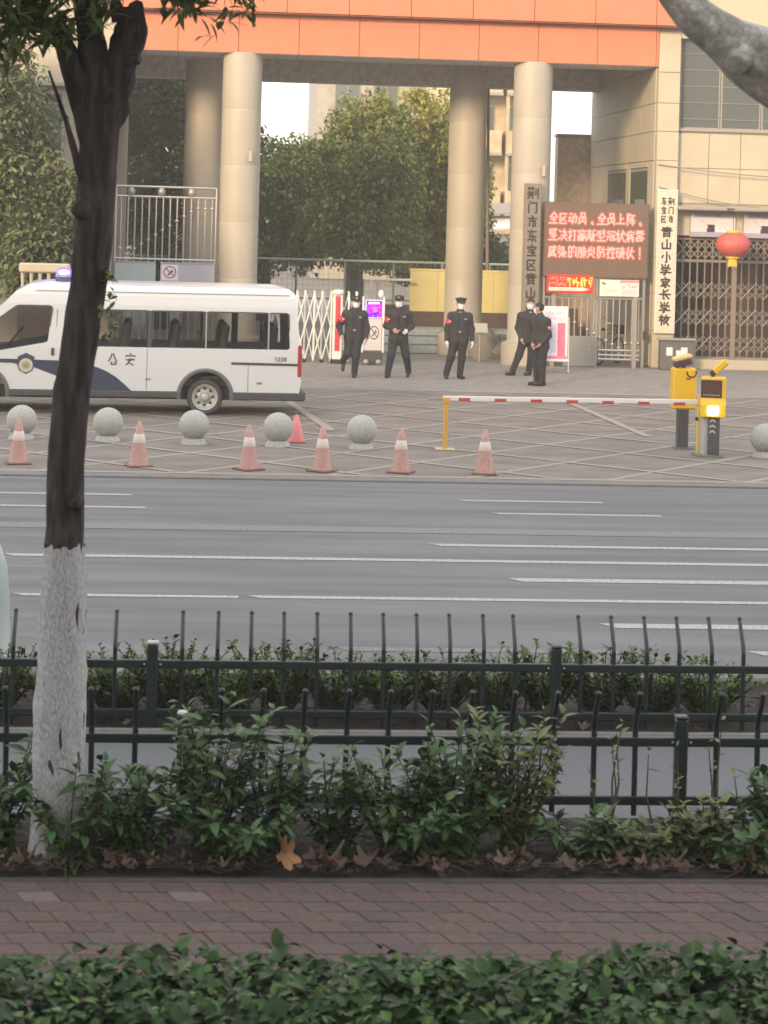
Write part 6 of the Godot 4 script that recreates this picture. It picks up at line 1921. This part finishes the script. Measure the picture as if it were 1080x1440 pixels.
	for i in 26000:
		var x := r.randf_range(-2.4, 2.6)
		var z := r.randf_range(-0.66, 0.6)
		var top := 0.54 + 0.09 * nz.get_noise_2d(x, z * 1.5) + 0.04 * nz.get_noise_2d(x * 4.0, z * 4.0 + 9.0)
		if z < -0.5:
			top -= (-0.5 - z) * 1.2
		var dep := pow(r.randf(), 1.3)
		var p := Vector3(x, top - dep * 0.5 + (0.05 if r.randf() < 0.04 else 0.0), z)
		var b := Basis(Vector3.UP, r.randf() * TAU) * Basis(Vector3.RIGHT, r.randf_range(-0.9, 0.5)) * Basis(Vector3.BACK, r.randf_range(-0.6, 0.6))
		var tf := Transform3D(b.scaled(Vector3.ONE * r.randf_range(0.65, 1.2)), p)
		if dep < 0.06 and absf(x) < 2.2 and z < 0.2 and named < 220:
			fast("leaf", named, hl[i % 2], hm2 if r.randf() < 0.3 else hm, h, tf)
			named += 1
		else:
			mass[i % 2].append(tf)
	for v in 2:
		scatter("foliage" if v == 0 else "foliage_001", mass[v], hl[v], hm if v == 0 else hm2, h, r, 0.5, 0.2)

func street_trees() -> void:
	var r := RandomNumberGenerator.new()
	r.seed = 31
	var bark := worn(lin(0.10, 0.078, 0.07), 0.95, "bark", 0.02, 0.3, 1.6, 4.0, Vector3(1, 0.18, 1))
	var lime := worn(lin(0.61, 0.625, 0.63), 0.95, "flake", 0.05, 0.55, 2.6, 1.2, Vector3(1, 0.35, 1))
	var t := thing("street_tree", "dark pollarded street tree with a whitewashed lower trunk", "tree", Vector3(-0.83, 0, -11.45))
	var pts := [Vector3(0.0, -0.05, 0), Vector3(0.0, 0.4, 0), Vector3(-0.005, 0.84, 0), Vector3(-0.003, 1.39, 0), Vector3(-0.003, 1.76, 0), Vector3(0.0, 2.41, 0), Vector3(0.06, 2.95, 0), Vector3(0.105, 3.39, 0), Vector3(0.125, 3.98, 0), Vector3(0.12, 4.25, 0), Vector3(0.1, 4.42, 0)]
	var rad := [0.15, 0.132, 0.134, 0.113, 0.104, 0.100, 0.100, 0.103, 0.104, 0.12, 0.09]
	var trunk := obj("trunk", bark_trunk(pts, rad, 4, 26, 0.07, 6), bark, t)
	for l in [[[Vector3(0.11, 3.85, 0.0), Vector3(0.06, 4.15, 0.02), Vector3(-0.04, 4.42, 0.03), Vector3(-0.11, 4.6, 0.04)], [0.05, 0.085, 0.06, 0.035]], [[Vector3(0.11, 3.9, 0), Vector3(0.09, 4.25, 0), Vector3(0.06, 4.6, -0.02), Vector3(0.02, 5.1, -0.05), Vector3(0.2, 5.9, -0.1)], [0.06, 0.1, 0.075, 0.065, 0.05]], [[Vector3(0.12, 3.8, 0.0), Vector3(0.165, 4.12, 0.01), Vector3(0.235, 4.4, 0.02), Vector3(0.285, 4.6, 0.03), Vector3(0.30, 4.72, 0.03)], [0.05, 0.1, 0.085, 0.088, 0.05]], [[Vector3(0.22, 4.42, 0.06), Vector3(0.34, 4.44, 0.1)], [0.05, 0.03]], [[Vector3(0.1, 3.66, 0.02), Vector3(0.03, 3.82, 0.05), Vector3(-0.05, 4.08, 0.07), Vector3(-0.15, 4.36, 0.1)], [0.03, 0.024, 0.013, 0.006]], [[Vector3(0.02, 4.9, -0.05), Vector3(0.6, 5.4, 0.1), Vector3(1.2, 5.8, 0.1)], [0.05, 0.035, 0.02]], [[Vector3(0.02, 4.9, -0.05), Vector3(-0.6, 5.3, 0.1), Vector3(-1.2, 5.6, 0.1)], [0.05, 0.035, 0.02]]]:
		obj("limb", bark_trunk(l[0], l[1], 8, 16, 0.2, 5), bark, t)
	for e in [[Vector3(0.30, 4.68, 0.05), Vector3(0.33, 4.76, 0.06), 0.045], [Vector3(0.22, 4.64, 0.05), Vector3(0.2, 4.78, 0.07), 0.035], [Vector3(0.27, 4.5, 0.07), Vector3(0.34, 4.58, 0.12), 0.035], [Vector3(-0.08, 4.52, 0.05), Vector3(-0.13, 4.56, 0.1), 0.032], [Vector3(-0.1, 4.56, 0.03), Vector3(-0.08, 4.68, 0.05), 0.03], [Vector3(0.17, 4.22, 0.08), Vector3(0.2, 4.26, 0.14), 0.045], [Vector3(0.05, 3.6, 0.08), Vector3(0.03, 3.62, 0.13), 0.05], [Vector3(0.06, 2.0, 0.07), Vector3(0.08, 2.02, 0.115), 0.04]]:
		obj("knot", bark_trunk([e[0], e[0].lerp(e[1], 0.6), e[1]], [e[2] * 1.2, e[2], e[2] * 0.45], 21, 10, 0.3, 4), bark, t)
	# whitewash: a thin coat with a ragged upper edge
	var coat := MB.new()
	coat.sg += 1
	var nz := FastNoiseLite.new()
	nz.seed = 4
	nz.frequency = 1.0
	var n := 44
	var rows := 30
	var g := func(k: int, j: int) -> Vector3:
		var a := TAU * k / n
		var y := lerpf(0.0, 1.755 + 0.035 * nz.get_noise_2d(k * 0.9, 3.0) + (0.02 if k % 5 == 0 else 0.0), j / float(rows))
		var i := 0
		while i < pts.size() - 2 and pts[i + 1].y < y:
			i += 1
		var tt: float = (y - pts[i].y) / (pts[i + 1].y - pts[i].y)
		var rr: float = lerpf(rad[i], rad[i + 1], tt) * (1.0 + 0.14 * nz.get_noise_3d(cos(a) * 2.2, y * 3.5, sin(a) * 2.2) + 0.05 * nz.get_noise_3d(cos(a) * 9.0, y * 9.0, sin(a) * 9.0)) + 0.009
		var c: Vector3 = pts[i].lerp(pts[i + 1], tt)
		return c + Vector3(cos(a) * rr, 0, sin(a) * rr)
	for j in rows:
		for k in n:
			var A: Vector3 = g.call(k, j)
			coat.quad(A, g.call(k + 1, j), g.call(k + 1, j + 1), g.call(k, j + 1), A * Vector3(1, 0, 1), true)
	obj("whitewash", coat, lime, trunk)
	# drooping compound leaves at the top of the view and the crown above it
	var leaf := leaf_mesh(0.13, 0.034, 0.15, 0.35)
	var spray := leaf_spray(leaf, 8, 0.07, r)
	var lm := leaf_mat(lin(0.125, 0.17, 0.06), 0.5, 0.45)
	scatter("crown", in_lumps([[Vector3(-0.1, 5.05, 0.1), Vector3(0.4, 0.55, 0.4)], [Vector3(-1.1, 5.2, 0.3), Vector3(0.75, 0.95, 0.7)], [Vector3(-0.45, 4.85, 0.2), Vector3(0.4, 0.5, 0.4)], [Vector3(0.75, 5.15, 0.1), Vector3(0.45, 0.5, 0.4)], [Vector3(0.2, 6.2, 0.2), Vector3(1.4, 1.0, 1.3)], [Vector3(-1.4, 6.4, -0.3), Vector3(1.1, 1.0, 1.1)]], 3000, r, 0.3), spray, lm, t, r, 0.35)
	# sprigs sprouting from the trunk beside the van's roof
	scatter("sprigs", in_lumps([[Vector3(0.19, 3.17, 0.04), Vector3(0.06, 0.13, 0.06)], [Vector3(0.17, 3.0, 0.02), Vector3(0.05, 0.1, 0.06)]], 22, r, 0.2), leaf_spray(leaf_mesh(0.06, 0.028), 5, 0.03, r), lm, t, r, 0.4)
	# the plane tree whose limb crosses the upper right corner; its trunk stands outside the view
	var pb := worn(lin(0.88, 0.84, 0.76), 0.85, "plane_bark", 0.012, 0.55, 1.1, 0.6)
	pb.detail_enabled = true
	pb.detail_blend_mode = BaseMaterial3D.BLEND_MODE_MUL
	pb.detail_albedo = noise_tex("flake", 0.05, 0.5, 1.0)
	var p := thing("plane_tree", "mottled grey plane tree limb slanting across the upper right corner", "tree", Vector3(4.5, 0, -9.5))
	obj("trunk", bark_trunk([Vector3(0, -0.05, 0), Vector3(0, 1.5, 0), Vector3(-0.1, 3.0, 0), Vector3(-0.2, 4.6, -0.2), Vector3(0.1, 6.2, -0.3)], [0.3, 0.26, 0.25, 0.2, 0.14], 12, 24), pb, p)
	obj("limb", bark_trunk([Vector3(-0.1, 3.0, 0), Vector3(-0.75, 3.62, 0), Vector3(-1.4, 4.04, 0), Vector3(-1.99, 4.375, 0), Vector3(-2.18, 4.49, 0), Vector3(-2.42, 4.68, 0), Vector3(-2.7, 5.2, 0), Vector3(-3.0, 6.0, 0)], [0.22, 0.2, 0.185, 0.165, 0.115, 0.085, 0.08, 0.06], 15, 24, 0.09), pb, p)
	obj("stub", bark_trunk([Vector3(-2.1, 4.42, 0.04), Vector3(-2.15, 4.38, 0.12), Vector3(-2.17, 4.36, 0.15)], [0.09, 0.06, 0.045], 3, 12, 0.12), pb, p)
	for l in [[[Vector3(-2.45, 4.85, 0), Vector3(-2.2, 5.6, 0.2), Vector3(-2.3, 6.6, 0.3)], [0.05, 0.03, 0.012]], [[Vector3(0.05, 5.8, -0.28), Vector3(-0.5, 6.8, -0.4), Vector3(-0.7, 8.2, -0.3)], [0.1, 0.06, 0.02]], [[Vector3(0.05, 5.6, -0.26), Vector3(0.7, 6.9, -0.2), Vector3(0.9, 8.4, 0.1)], [0.1, 0.06, 0.02]]]:
		obj("limb", bark_trunk(l[0], l[1], 15, 10, 0.09), pb, p)
